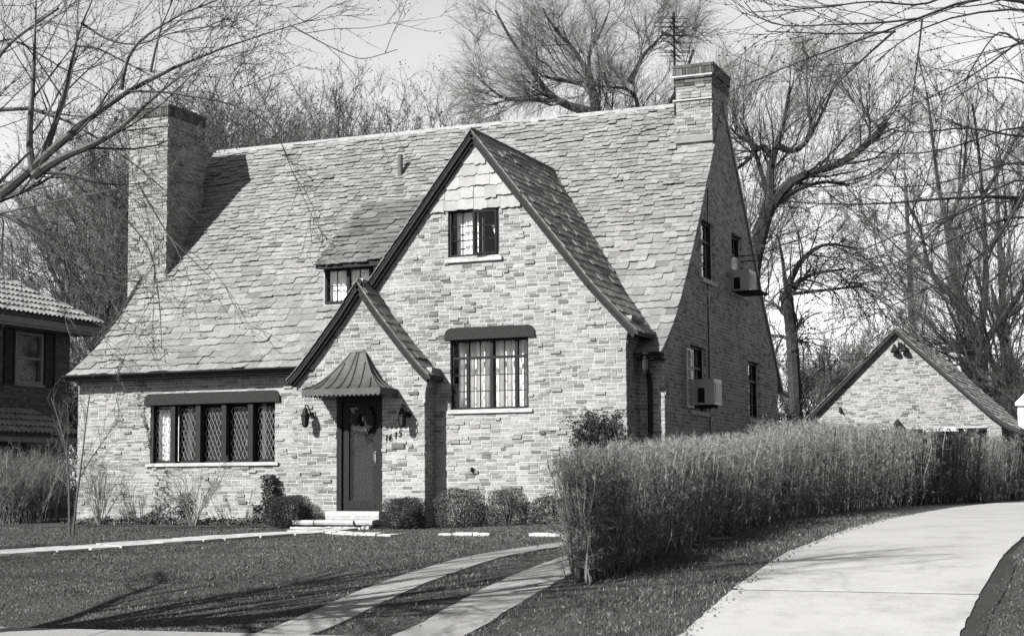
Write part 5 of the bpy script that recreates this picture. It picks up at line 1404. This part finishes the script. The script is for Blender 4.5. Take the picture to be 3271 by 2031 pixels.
# street tree at the left edge: its limbs reach in front of the house
base = at(-1190, 1300, 12.6); bx, by = base[0], base[1]
lt = plant('street_tree', 'bare spreading tree whose limbs reach in at the left edge', 'tree', (bx, by, zg(bx, by)))
d0 = 12.6
crotch = at(-1170, 640, 12.6)
sp = [([A3(bx, by, zg(bx, by)-.1), A3(bx+.03, by, .2), A3(bx+.05, by+.05, 1.0), crotch], .2, .15),
      (ap([(-1150, 650, 12.6), (-500, 640, 12.6), (-150, 570, 12.7), (0, 479), (45, 448), (79, 420), (100, 382), (121, 341), (172, 296), (224, 265), (289, 220), (327, 193), (400, 158), (521, 117), (600, 85), (690, 60), (760, 42)], d0), .15, .003),
      (ap([(79, 420), (117, 386), (186, 358), (255, 331), (300, 296), (338, 255), (379, 220), (441, 172), (521, 132, 12.2)], d0-.1), .04, .003),
      (ap([(79, 407), (67, 362), (71, 293), (79, 207), (83, 86), (86, 0), (90, -120)], d0), .034, .003),
      (ap([(100, 382), (134, 286), (148, 241), (169, 155), (183, 86), (195, 52), (222, 0), (250, -90)], d0+.1), .032, .003),
      (ap([(289, 214), (296, 155), (320, 103), (372, 69), (430, 34), (521, 0), (600, -40)], d0-.1), .017, .003),
      (ap([(358, 172), (371, 110), (385, 60), (412, 0), (425, -60)], d0-.1), .012, .003),
      (ap([(-1150, 650, 12.6), (-180, 420, 13.6), (-80, 250), (0, 227), (69, 238), (134, 262), (179, 289), (241, 331), (293, 362), (355, 413), (420, 470), (480, 540)], 13.6), .085, .003),
      (ap([(-1150, 670, 12.6), (-150, 560, 12.2), (0, 496), (86, 493), (155, 476), (214, 458), (303, 448), (345, 436)], 11.8), .07, .003),
      (ap([(-1150, 650, 12.6), (-120, 520), (0, 445), (69, 410), (110, 395)], 13.2), .08, .02),
      (ap([(110, 410), (160, 412), (230, 436), (300, 440), (350, 432)], 12.5), .018, .003),
      (ap([(-60, 520), (0, 500), (60, 540), (130, 590), (200, 640), (300, 680)], 12.2), .02, .003),
      (ap([(-60, 520), (10, 510), (4, 600), (12, 690)], 12.0), .012, .003),
      (ap([(-150, 500), (0, 120), (80, 60), (140, 20)], 13.0), .03, .01),
      (ap([(-180, 450), (0, 60), (60, 110), (150, 165), (260, 220), (350, 300)], 13.2), .022, .003),
      (ap([(193, 55), (260, 100), (330, 110), (400, 80), (470, 65), (560, 62)], 12.5), .011, .003),
      (ap([(176, 110), (230, 112), (300, 150), (380, 190), (470, 240)], 12.9), .010, .003),
      (ap([(300, 218), (370, 216), (430, 225), (520, 240), (600, 262), (660, 310), (672, 350), (700, 420)], 12.4), .011, .003),
      (ap([(345, 196), (390, 235), (420, 248), (520, 238)], 12.3), .008, .003),
      (ap([(330, 440), (400, 560), (430, 590), (510, 670)], 11.9), .008, .003),
      (ap([(224, 458), (300, 520), (360, 590), (380, 720), (385, 830)], 12.3), .009, .003),
      (ap([(690, 60), (780, 110), (860, 145), (945, 118)], 12.0), .006, .003),
      ([crotch, crotch+A3(1.2, -.3, .9), crotch+A3(2.6, .3, 2.2), crotch+A3(4.2, .2, 3.4), crotch+A3(5.6, 0, 4.3)], .10, .02),
      ([crotch, crotch+A3(-.8, -.2, 1.2), crotch+A3(-2.2, .4, 2.6), crotch+A3(-3.6, .6, 3.4)], .10, .02),
      ([crotch, crotch+A3(.5, -.9, 1.4), crotch+A3(2.0, -1.6, 3.0), crotch+A3(3.8, -2.2, 4.6)], .10, .02),
      ([crotch, crotch+A3(.2, .6, 1.2), crotch+A3(.9, 1.0, 2.8), crotch+A3(2.4, .8, 4.2)], .085, .02),
      ([crotch, crotch+A3(0, -.3, 1.5), crotch+A3(-.4, -.6, 3.6), crotch+A3(.2, -.8, 5.6)], .10, .02)]
P, R = limbset(sp, 18)
nl = np.array([18, 11, 13, 14, 9, 7, 13, 12, 9, 7, 9, 5, 12, 12, 7, 6, 6, 4, 3, 3, 3, 16, 16, 16, 12, 12])
B, RB = grow(P[1:-5], R[1:-5], nl[:-5], .95, g, t0=.12, ang=.65, aj=.25, K=6, up=.22, wig=.11, rr=.42, rmin=.0034)
Cc, RC = grow(B, RB, 6, .42, g, t0=.15, ang=.6, aj=.25, K=4, up=.18, wig=.12, rr=.6, rmin=.0024)
E_, RE = grow(Cc, RC, 3, .2, g, ang=.6, K=3, up=.2, rmin=.0022)
Bo, RBo = grow(P[-5:], R[-5:], 16, 2.7, g, t0=.15, ang=.7, aj=.25, K=7, up=.35, wig=.12, rr=.55, rmin=.012, end=.2)
Co, RCo = grow(Bo, RBo, 8, .9, g, t0=.15, ang=.65, K=5, up=.2, wig=.12, rr=.6, rmin=.005)
crown_part(lt, 'trunk', [tubes(P[:1], R[:1], 12)], MAT['bark_mid']); crown_part(lt, 'limbs', [tubes(P[1:], R[1:], 7)], MAT['bark_mid'])
crown_part(lt, 'crown', [tubes(B, RB, 4, True), tubes(Cc, RC, 3, True), tubes(E_, RE, 3, True), tubes(Bo, RBo, 5, True), tubes(Co, RCo, 3, True)], MAT['bark_mid'])
bud = np.concatenate([E_[:, -1], Cc[:, 2], Cc[:, -1]]); bud = bud[g.random(len(bud)) < .8]
def buds(C, r):
    n = len(C); o6 = np.array([[1, 0, 0], [-1, 0, 0], [0, 1, 0], [0, -1, 0], [0, 0, 1], [0, 0, -1]])*r; V = (C[:, None]+o6[None]*(.7+.6*g.random((n, 1, 1)))).reshape(-1, 3)
    f = np.array([[0, 2, 4], [2, 1, 4], [1, 3, 4], [3, 0, 4], [2, 0, 5], [1, 2, 5], [3, 1, 5], [0, 3, 5]]); return V, np.zeros((0, 4), int), ((np.arange(n)*6)[:, None, None]+f[None]).reshape(-1, 3)
crown_part(lt, 'buds', [buds(bud, .0058)], MAT['bark_dark'], 'stuff')

# tree at the right edge, thin arching branches against the sky
g = np.random.default_rng(44)
base = at(2790, 1250, 11); bx, by = base[0], base[1]
rt = plant('street_tree', 'bare tree whose thin branches arch in at the top right corner', 'tree', (bx, by, zg(bx, by)))
cr = at(2800, 700, 11); c2 = at(2780, 200, 10.6)
sp = [([A3(bx, by, zg(bx, by)-.1), A3(bx, by, 1), cr, c2], .15, .09),
      (ap([(2780, 200, 10.6), (2500, 40), (2400, -40), (2283, 0), (2189, 44), (2130, 74), (2042, 94), (1928, 133), (1850, 167), (1692, 239)], 10), .024, .0028),
      (ap([(2780, 200, 10.6), (2560, 40), (2435, 10), (2352, 28), (2230, 40), (2140, 90), (2080, 150)], 9.6), .02, .004),
      (ap([(2125, 76), (2066, 128), (2002, 187), (1953, 246), (1894, 325)], 10), .009, .003),
      (ap([(2800, 700, 11), (2600, 520), (2435, 458), (2352, 470), (2204, 470), (2101, 492), (1982, 487), (1874, 480)], 10.2), .036, .0035),
      (ap([(2800, 650, 11), (2560, 330), (2435, 276), (2327, 335), (2229, 367), (2130, 374), (2056, 359)], 10.4), .018, .004),
      (ap([(2357, 473), (2229, 532), (2140, 640), (2071, 729), (2000, 800)], 10.0), .009, .003),
      (ap([(2600, 500), (2435, 400), (2340, 470), (2260, 520), (2120, 560), (1960, 640), (1880, 700)], 9.8), .011, .003),
      (ap([(2300, -40), (2200, 20), (2076, 0), (1987, 15), (1874, 25), (1781, 30)], 10.0), .009, .003),
      (ap([(2189, 44), (2100, 55), (1960, 60), (1850, 65), (1790, 40), (1770, 5)], 9.9), .008, .003),
      (ap([(2130, 76), (2000, 82), (1900, 78), (1820, 75)], 10.1), .007, .003),
      (ap([(2560, 40), (2435, 120), (2380, 60), (2330, 130), (2290, 200)], 9.5), .01, .004),
      (ap([(2560, 300), (2435, 190), (2350, 180), (2250, 250)], 10.5), .01, .004),
      (ap([(2193, 45), (2185, 120), (2170, 230), (2160, 320), (2110, 400)], 9.7), .007, .003),
      (ap([(2700, 560), (2435, 370), (2300, 420), (2180, 450), (2060, 440)], 10.3), .016, .003), (ap([(2700, 600), (2435, 500), (2330, 540), (2200, 600), (2100, 640), (1980, 650)], 10.1), .016, .003), (ap([(2560, 300), (2435, 330), (2300, 300), (2180, 320), (2080, 300)], 9.9), .012, .003),
      (ap([(2435, 460), (2380, 560), (2320, 620), (2200, 690), (2050, 760)], 9.8), .01, .003), (ap([(2560, 60), (2435, 90), (2330, 170), (2200, 240), (2120, 260)], 10.1), .011, .003),
      (ap([(2800, 700, 11), (2700, 400, 12), (2600, -100, 12.5)], 11), .07, .02), (ap([(2780, 200, 10.6), (2900, -200, 10), (3000, -600, 9.5)], 11), .06, .02)]
P, R = limbset(sp, 16)
B, RB = grow(P[1:], R[1:], 9, .62, g, t0=.15, ang=.55, aj=.2, K=6, up=.12, wig=.07, rr=.55, rmin=.0026)
Cc, RC = grow(B, RB, 4, .26, g, t0=.2, ang=.6, K=4, up=.15, wig=.08, rmin=.0021)
crown_part(rt, 'trunk', [tubes(P[:1], R[:1], 10)], MAT['bark_mid']); crown_part(rt, 'limbs', [tubes(P[1:], R[1:], 6)], MAT['bark_dark']); crown_part(rt, 'crown', [tubes(B, RB, 4, True), tubes(Cc, RC, 3, True)], MAT['bark_dark'])
bud = np.concatenate([Cc[:, -1], Cc[:, 2], B[:, 2], B[:, 4]]); crown_part(rt, 'buds', [buds(bud, .006)], MAT['bark_dark'], 'stuff')

def hero(name, label, specs, d, lv, mat, twig, seed, K=12, group=None):
    """specs: trunk first (pixel points, radii), then limbs; lv: list of grow settings"""
    g = np.random.default_rng(seed); S = []
    for pts, r0, r1 in specs:
        P = [at(p[0], p[1], d+(p[2] if len(p) > 2 else 0)) for p in pts]; S.append((P, r0, r1))
    b = S[0][0][0]; S[0][0].insert(0, A3(b[0], b[1], zg(b[0], b[1])-.2))
    root = plant(name, label, 'tree', (b[0], b[1], zg(b[0], b[1])), group)
    P, R = limbset(S, K); crown_part(root, 'trunk', [tubes(P[:1], R[:1], 8)], MAT[mat])
    crown_part(root, 'limbs', [tubes(P[1:], R[1:], 6)], MAT[mat])
    out = []; cp, crr = P, R
    for i, kw in enumerate(lv):
        kw = dict(kw); n = kw.pop('n'); L_ = kw.pop('L'); B, RB = grow(cp, crr, n, L_, g, **kw); out.append((B, RB)); cp, crr = B, RB
    crown_part(root, 'branches', [tubes(*out[0], 4, True)]+([tubes(*out[1], 3, True)] if len(out) > 2 else []), MAT[mat])
    crown_part(root, 'crown', [tubes(*q, 3, True) for q in (out[2:] if len(out) > 2 else out[1:])], MAT[twig])
    return root
WLV = [dict(n=14, L=2.3, t0=.15, ang=.65, K=6, up=.5, wig=.17, rr=.3, rmin=.013), dict(n=9, L=1.3, t0=.15, ang=.6, K=5, up=.35, wig=.17, rr=.45, rmin=.009),
       dict(n=11, L=1.1, t0=.1, ang=.6, aj=.4, K=4, up=-.4, wig=.17, rr=.5, rmin=.0045, end=.6)]
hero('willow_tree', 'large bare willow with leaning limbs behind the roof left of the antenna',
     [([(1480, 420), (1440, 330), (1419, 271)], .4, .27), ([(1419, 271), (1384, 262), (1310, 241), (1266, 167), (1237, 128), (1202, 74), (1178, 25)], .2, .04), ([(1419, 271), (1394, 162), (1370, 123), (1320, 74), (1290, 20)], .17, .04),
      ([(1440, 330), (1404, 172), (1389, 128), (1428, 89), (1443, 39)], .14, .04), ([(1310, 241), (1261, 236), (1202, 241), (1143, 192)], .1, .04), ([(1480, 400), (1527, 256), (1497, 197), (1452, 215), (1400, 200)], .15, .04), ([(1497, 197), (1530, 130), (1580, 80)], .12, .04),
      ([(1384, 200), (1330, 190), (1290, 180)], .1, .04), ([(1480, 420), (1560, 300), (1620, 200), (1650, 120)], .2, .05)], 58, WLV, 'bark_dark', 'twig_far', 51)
WLV2 = [dict(n=10, L=2.6, t0=.2, ang=.65, K=6, up=.55, wig=.15, rr=.4, rmin=.02), dict(n=9, L=1.3, t0=.15, ang=.6, K=5, up=.4, wig=.17, rr=.45, rmin=.0085), dict(n=11, L=.9, t0=.1, ang=.6, aj=.4, K=4, up=-.2, wig=.17, rr=.5, rmin=.0045, end=.6)]
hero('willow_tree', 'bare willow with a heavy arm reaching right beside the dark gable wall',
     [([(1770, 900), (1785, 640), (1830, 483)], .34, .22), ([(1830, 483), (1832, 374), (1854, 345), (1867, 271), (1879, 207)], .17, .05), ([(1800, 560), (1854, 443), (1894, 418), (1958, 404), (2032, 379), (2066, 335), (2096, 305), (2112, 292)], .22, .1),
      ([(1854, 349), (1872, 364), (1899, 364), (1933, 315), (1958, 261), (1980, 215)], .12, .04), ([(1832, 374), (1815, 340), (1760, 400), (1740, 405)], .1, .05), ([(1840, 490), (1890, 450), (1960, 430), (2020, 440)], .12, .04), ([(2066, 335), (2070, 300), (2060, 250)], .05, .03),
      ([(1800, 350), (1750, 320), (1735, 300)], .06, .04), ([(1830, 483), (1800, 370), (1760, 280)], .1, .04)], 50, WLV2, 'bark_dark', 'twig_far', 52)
DLV = [dict(n=8, L=2.2, t0=.25, ang=1.0, K=5, up=-.4, wig=.15, rr=.5, rmin=.014), dict(n=16, L=1.6, t0=.1, ang=.7, K=5, up=-1.3, wig=.16, rr=.5, rmin=.009), dict(n=5, L=.8, t0=.1, ang=.5, aj=.4, K=3, up=-.7, wig=.16, rr=.6, rmin=.006)]
hero('willow_tree', 'drooping weeping willow mass low beside the upper window cage',
     [([(1890, 900), (1880, 760), (1870, 690)], .3, .2), ([(1870, 690), (1900, 620), (1960, 575), (2030, 590)], .14, .04), ([(1870, 690), (1930, 650), (2010, 640)], .12, .04), ([(1870, 690), (1860, 610), (1850, 560)], .1, .04), ([(1870, 700), (1960, 690), (2050, 680)], .08, .04)], 54, DLV, 'bark_dark', 'twig_far', 53)
PLV = [dict(n=12, L=3.0, t0=.2, ang=.6, K=6, up=.4, wig=.13, rr=.4, rmin=.02), dict(n=9, L=1.4, t0=.15, ang=.6, K=5, up=.3, wig=.16, rr=.45, rmin=.009), dict(n=8, L=.8, t0=.1, ang=.6, aj=.4, K=4, up=.1, wig=.16, rr=.5, rmin=.0052)]
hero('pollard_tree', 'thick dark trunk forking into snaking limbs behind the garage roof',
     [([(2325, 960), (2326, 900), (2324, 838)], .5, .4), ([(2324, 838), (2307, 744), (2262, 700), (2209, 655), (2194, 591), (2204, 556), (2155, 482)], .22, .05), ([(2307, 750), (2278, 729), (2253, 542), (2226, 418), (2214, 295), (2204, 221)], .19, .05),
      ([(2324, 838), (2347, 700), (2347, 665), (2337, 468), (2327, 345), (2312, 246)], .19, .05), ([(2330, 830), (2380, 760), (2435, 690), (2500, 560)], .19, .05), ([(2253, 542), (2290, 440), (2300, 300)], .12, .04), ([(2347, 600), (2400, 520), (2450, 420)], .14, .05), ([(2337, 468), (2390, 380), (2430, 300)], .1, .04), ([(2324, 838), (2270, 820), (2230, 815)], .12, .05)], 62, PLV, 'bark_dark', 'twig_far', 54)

# general bare trees: four prototypes, then copies
def proto_tree(seed, kind):
    g = np.random.default_rng(seed); K = 10
    if kind == 'tall': H, nt, L1, l2 = 10., 1, 4.6, .42
    elif kind == 'spread': H, nt, L1, l2 = 7., 3, 5.0, .45
    else: H, nt, L1, l2 = 3.2, 7, 2.2, .5
    S = []
    for k in range(nt):
        a = g.random()*6.3; sp_ = 0 if nt == 1 else .32*H
        S.append(([A3(.0, 0, -.2), A3(.1*math.cos(a), .1*math.sin(a), H*.2), A3(sp_*.5*math.cos(a), sp_*.5*math.sin(a), H*.55), A3(sp_*math.cos(a)+g.normal()*.3, sp_*math.sin(a)+g.normal()*.3, H)], .02*H+.05 if nt < 4 else .06, .02*H*.3))
    P, R = limbset(S, K)
    B, RB = grow(P, R, 15 if nt == 1 else (12 if nt == 3 else 7), L1, g, t0=.3, ang=.7, aj=.2, K=7, up=.75, wig=.15, rr=.45, rmin=.02)
    Cc, RC = grow(B, RB, 9 if nt == 3 else 8, l2, g, t0=.2, ang=.6, K=5, up=.4, wig=.13, rr=.5, rmin=.012, perlen=True)
    D_, RD = grow(Cc, RC, 7, .48, g, t0=.15, ang=.6, K=4, up=.25, wig=.16, rr=.5, rmin=.0065, perlen=True)
    E_, RE = grow(D_, RD, 7, .5, g, t0=.1, ang=.6, K=2, up=.15, wig=.14, rr=.55, rmin=.0042, perlen=True)
    root = empty('bare_tree', (0, 0, 0), 'x', 'tree')
    crown_part(root, 'trunk', [tubes(P, R, 7), tubes(B, RB, 5, True)], MAT['bark_dark']); crown_part(root, 'crown', [tubes(Cc, RC, 3, True), tubes(D_, RD, 3, True), tubes(E_, RE, 3, True)], MAT['twig_dark'])
    top = max(E_[..., 2].max(), P[..., 2].max())
    return root, top, E_
protos = {}
for nm, sd, kd in (('a', 61, 'tall'), ('b', 62, 'spread'), ('c', 63, 'spread'), ('t', 64, 'thicket')):
    protos[nm] = proto_tree(sd, kd)
# the spreading prototype keeps dry seed clusters
E_ = protos['c'][2]; pk = E_[:, -1][g.random(len(E_)) < .25]; pk = np.repeat(pk, 3, 0)+.06*g.standard_normal((len(pk)*3, 3))
o = place('seed_clusters', *leaf_tris(pk, .055, g), MAT['bark_dark'], parent=protos['c'][0]); o['kind'] = 'stuff'
used = set()
def put_tree(nm, px, pytop, dist, label, name='bare_tree', rot=None, group='bare trees behind the houses'):
    root, top, _ = protos[nm]; p = at(px, 1150, dist); x, y = p[0], p[1]; z = zg(x, y); hgt = at(px, pytop, dist)[2]-z; s = hgt/top
    if nm in used:
        r = root.copy(); COL.objects.link(r)
        for ch in root.children: c = ch.copy(); c.parent = r; COL.objects.link(c)
    else: r = root; used.add(nm)
    r.name = name; r.location = (x, y, z); r.scale = (s, s, s); r.rotation_euler = (0, 0, random.uniform(0, 6.3) if rot is None else rot); tag(r, label, 'tree', group)
    return r
for t in [('a', 20, 480, 60, 'thin bare tree above the tiled roof at the far left edge'), ('a', 130, 430, 66, 'bare tree standing behind the hip of the tiled roof'), ('b', 225, 400, 62, 'bare tree filling the gap between tiled roof and left chimney'),
          ('b', 330, 220, 62, 'bare tree directly behind the left chimney'), ('c', 470, 110, 64, 'seed-laden bare tree just right of the left chimney'), ('c', 590, 90, 60, 'tangled seed-laden tree above the left end of the slate ridge'),
          ('b', 690, 60, 66, 'tallest of the dense bare trees above the left half of the ridge'), ('c', 800, 75, 61, 'dark dense bare tree above the vent pipe'), ('c', 920, 150, 64, 'spreading seed-laden tree left of the front gable peak'),
          ('b', 1030, 190, 70, 'pale bare tree low above the ridge near the gable peak'), ('b', 1120, 195, 76, 'faint bare tree between the gable peak and the large willow'), ('a', 1520, 40, 72, 'bare tree behind the television antenna'),
          ('b', 1690, 40, 70, 'bare tree whose top shows over the right chimney'), ('a', 1790, 190, 74, 'bare tree right of the right chimney beyond the heavy willow arm'), 
          ('a', 2180, 130, 72, 'tall thin bare tree left of the snaking limbs'), ('a', 2400, 60, 74, 'tall bare tree at the upper right edge'), ('b', 2470, 300, 66, 'bare tree cut off by the right picture edge')]:
    put_tree(*t)
for t in [('c', 405, 90, 68, 'seed-laden tree showing over the top of the left chimney'), ('b', 640, 60, 70, 'bare tree with the highest crown left of the vent pipe'), ('c', 740, 90, 57, 'dark seed-laden tree over the middle of the left roof'), ('b', 860, 120, 58, 'bushy bare tree between vent pipe and front gable'), ('c', 980, 200, 60, 'low seed-laden tree just left of the gable peak'), ('b', 530, 80, 70, 'bare tree behind the chimney shadow on the roof'), ('b', 2400, 420, 60, 'bushy bare tree beyond the right slope of the garage')]:
    put_tree(*t)
for t in [('t', 1880, 740, 55, 'bare thicket beside the rear corner of the dark gable wall'), ('t', 1975, 720, 60, 'bare thicket left of the garage peak'), ('t', 2060, 700, 64, 'bare thicket directly behind the garage peak'), ('t', 2390, 760, 58, 'bare thicket over the right slope of the garage roof'),
          ('t', 2450, 800, 54, 'bare thicket at the right edge beyond the garage eave'), ('t', 215, 690, 54, 'bare thicket between tiled house and slate roof edge')]:
    put_tree(t[0], t[1], t[2], t[3], t[4], 'thicket', group='thickets behind the houses')
# street trees outside the frame at left: only their shadows cross the lawn
for x, y, s, nm, lab in ((-6.5, -18.0, .9, 'b', 'bare wide-crowned street tree beyond the left edge whose shadow streaks the lawn'), (-13.5, -17.4, .9, 'a', 'bare tall street tree farther left along the kerb outside the picture')):
    r = put_tree(nm, 500, 300, 60, lab, 'street_tree', rot=1.0+x, group='street trees casting shadows on the lawn'); r.location = (x, y, zg(x, y)); r.scale = (s,)*3
# dark evergreen shrub between house and garage
p = at(1885, 960, 44)
clipped('evergreen_shrub', 'dark evergreen shrub between the dark gable wall and garage', (p[0], p[1], 1.0), (2.2, 1.6, 2.6), 9000, MAT['shrub_leaf'], .09, .1)
p = at(166, 1000, 46)
clipped('evergreen_shrub', 'dark leafy evergreen in the gap between the tiled house and slate-roofed cottage', (p[0], p[1], 1.5), (1.9, 1.6, 3.6), 6000, MAT['shrub_leaf_mid'], .09, .1)
# the distant wood as one mass
g = np.random.default_rng(77); n = 600; th = g.uniform(-.55, .55, n); dd = 78+40*g.random(n); x = CAM[0]+(FW[0]+RT[0]*th)*dd; y = CAM[1]+(FW[1]+RT[1]*th)*dd; hh = 2+4.5*g.random(n); K = 5
P = np.empty((n, K, 3))
for k in range(K):
    f = k/(K-1); P[:, k, 0] = x+g.normal(0, .25, n)*f; P[:, k, 1] = y+g.normal(0, .25, n)*f; P[:, k, 2] = -.3+hh*f
R = np.full((n, K), .05)*np.linspace(1, .3, K)[None]; B, RB = grow(P, R, 8, 1.8, g, t0=.15, ang=.7, K=4, up=.5, rr=.5, rmin=.018); Cc, RC = grow(B, RB, 4, .9, g, ang=.6, K=2, up=.2, rmin=.009)
V, Q, T = merge([tubes(P, R, 3), tubes(B, RB, 3, True), tubes(Cc, RC, 3, True)]); o = place('far_wood', V, Q, T, MAT['twig_dark']); tag(o, 'distant bare wood behind the gardens', 'wood', kind='stuff')

# overhead wires running behind the garage
for i, (ya, yb, lab) in enumerate(((842, 815, 'upper of the two pale overhead wires behind the garage'), (856, 830, 'lower of the two pale overhead wires behind the garage'))):
    a, b = at(1700, ya, 50), at(2700, yb-14, 66); pts = [a+(b-a)*t+A3(0, 0, -1.0*t*(1-t)) for t in np.linspace(0, 1, 14)]
    m = MB(); m.tube(pts, .014, 4); o = m.build('overhead_wire', MAT['galv']); tag(o, lab, 'wire', 'overhead wires')
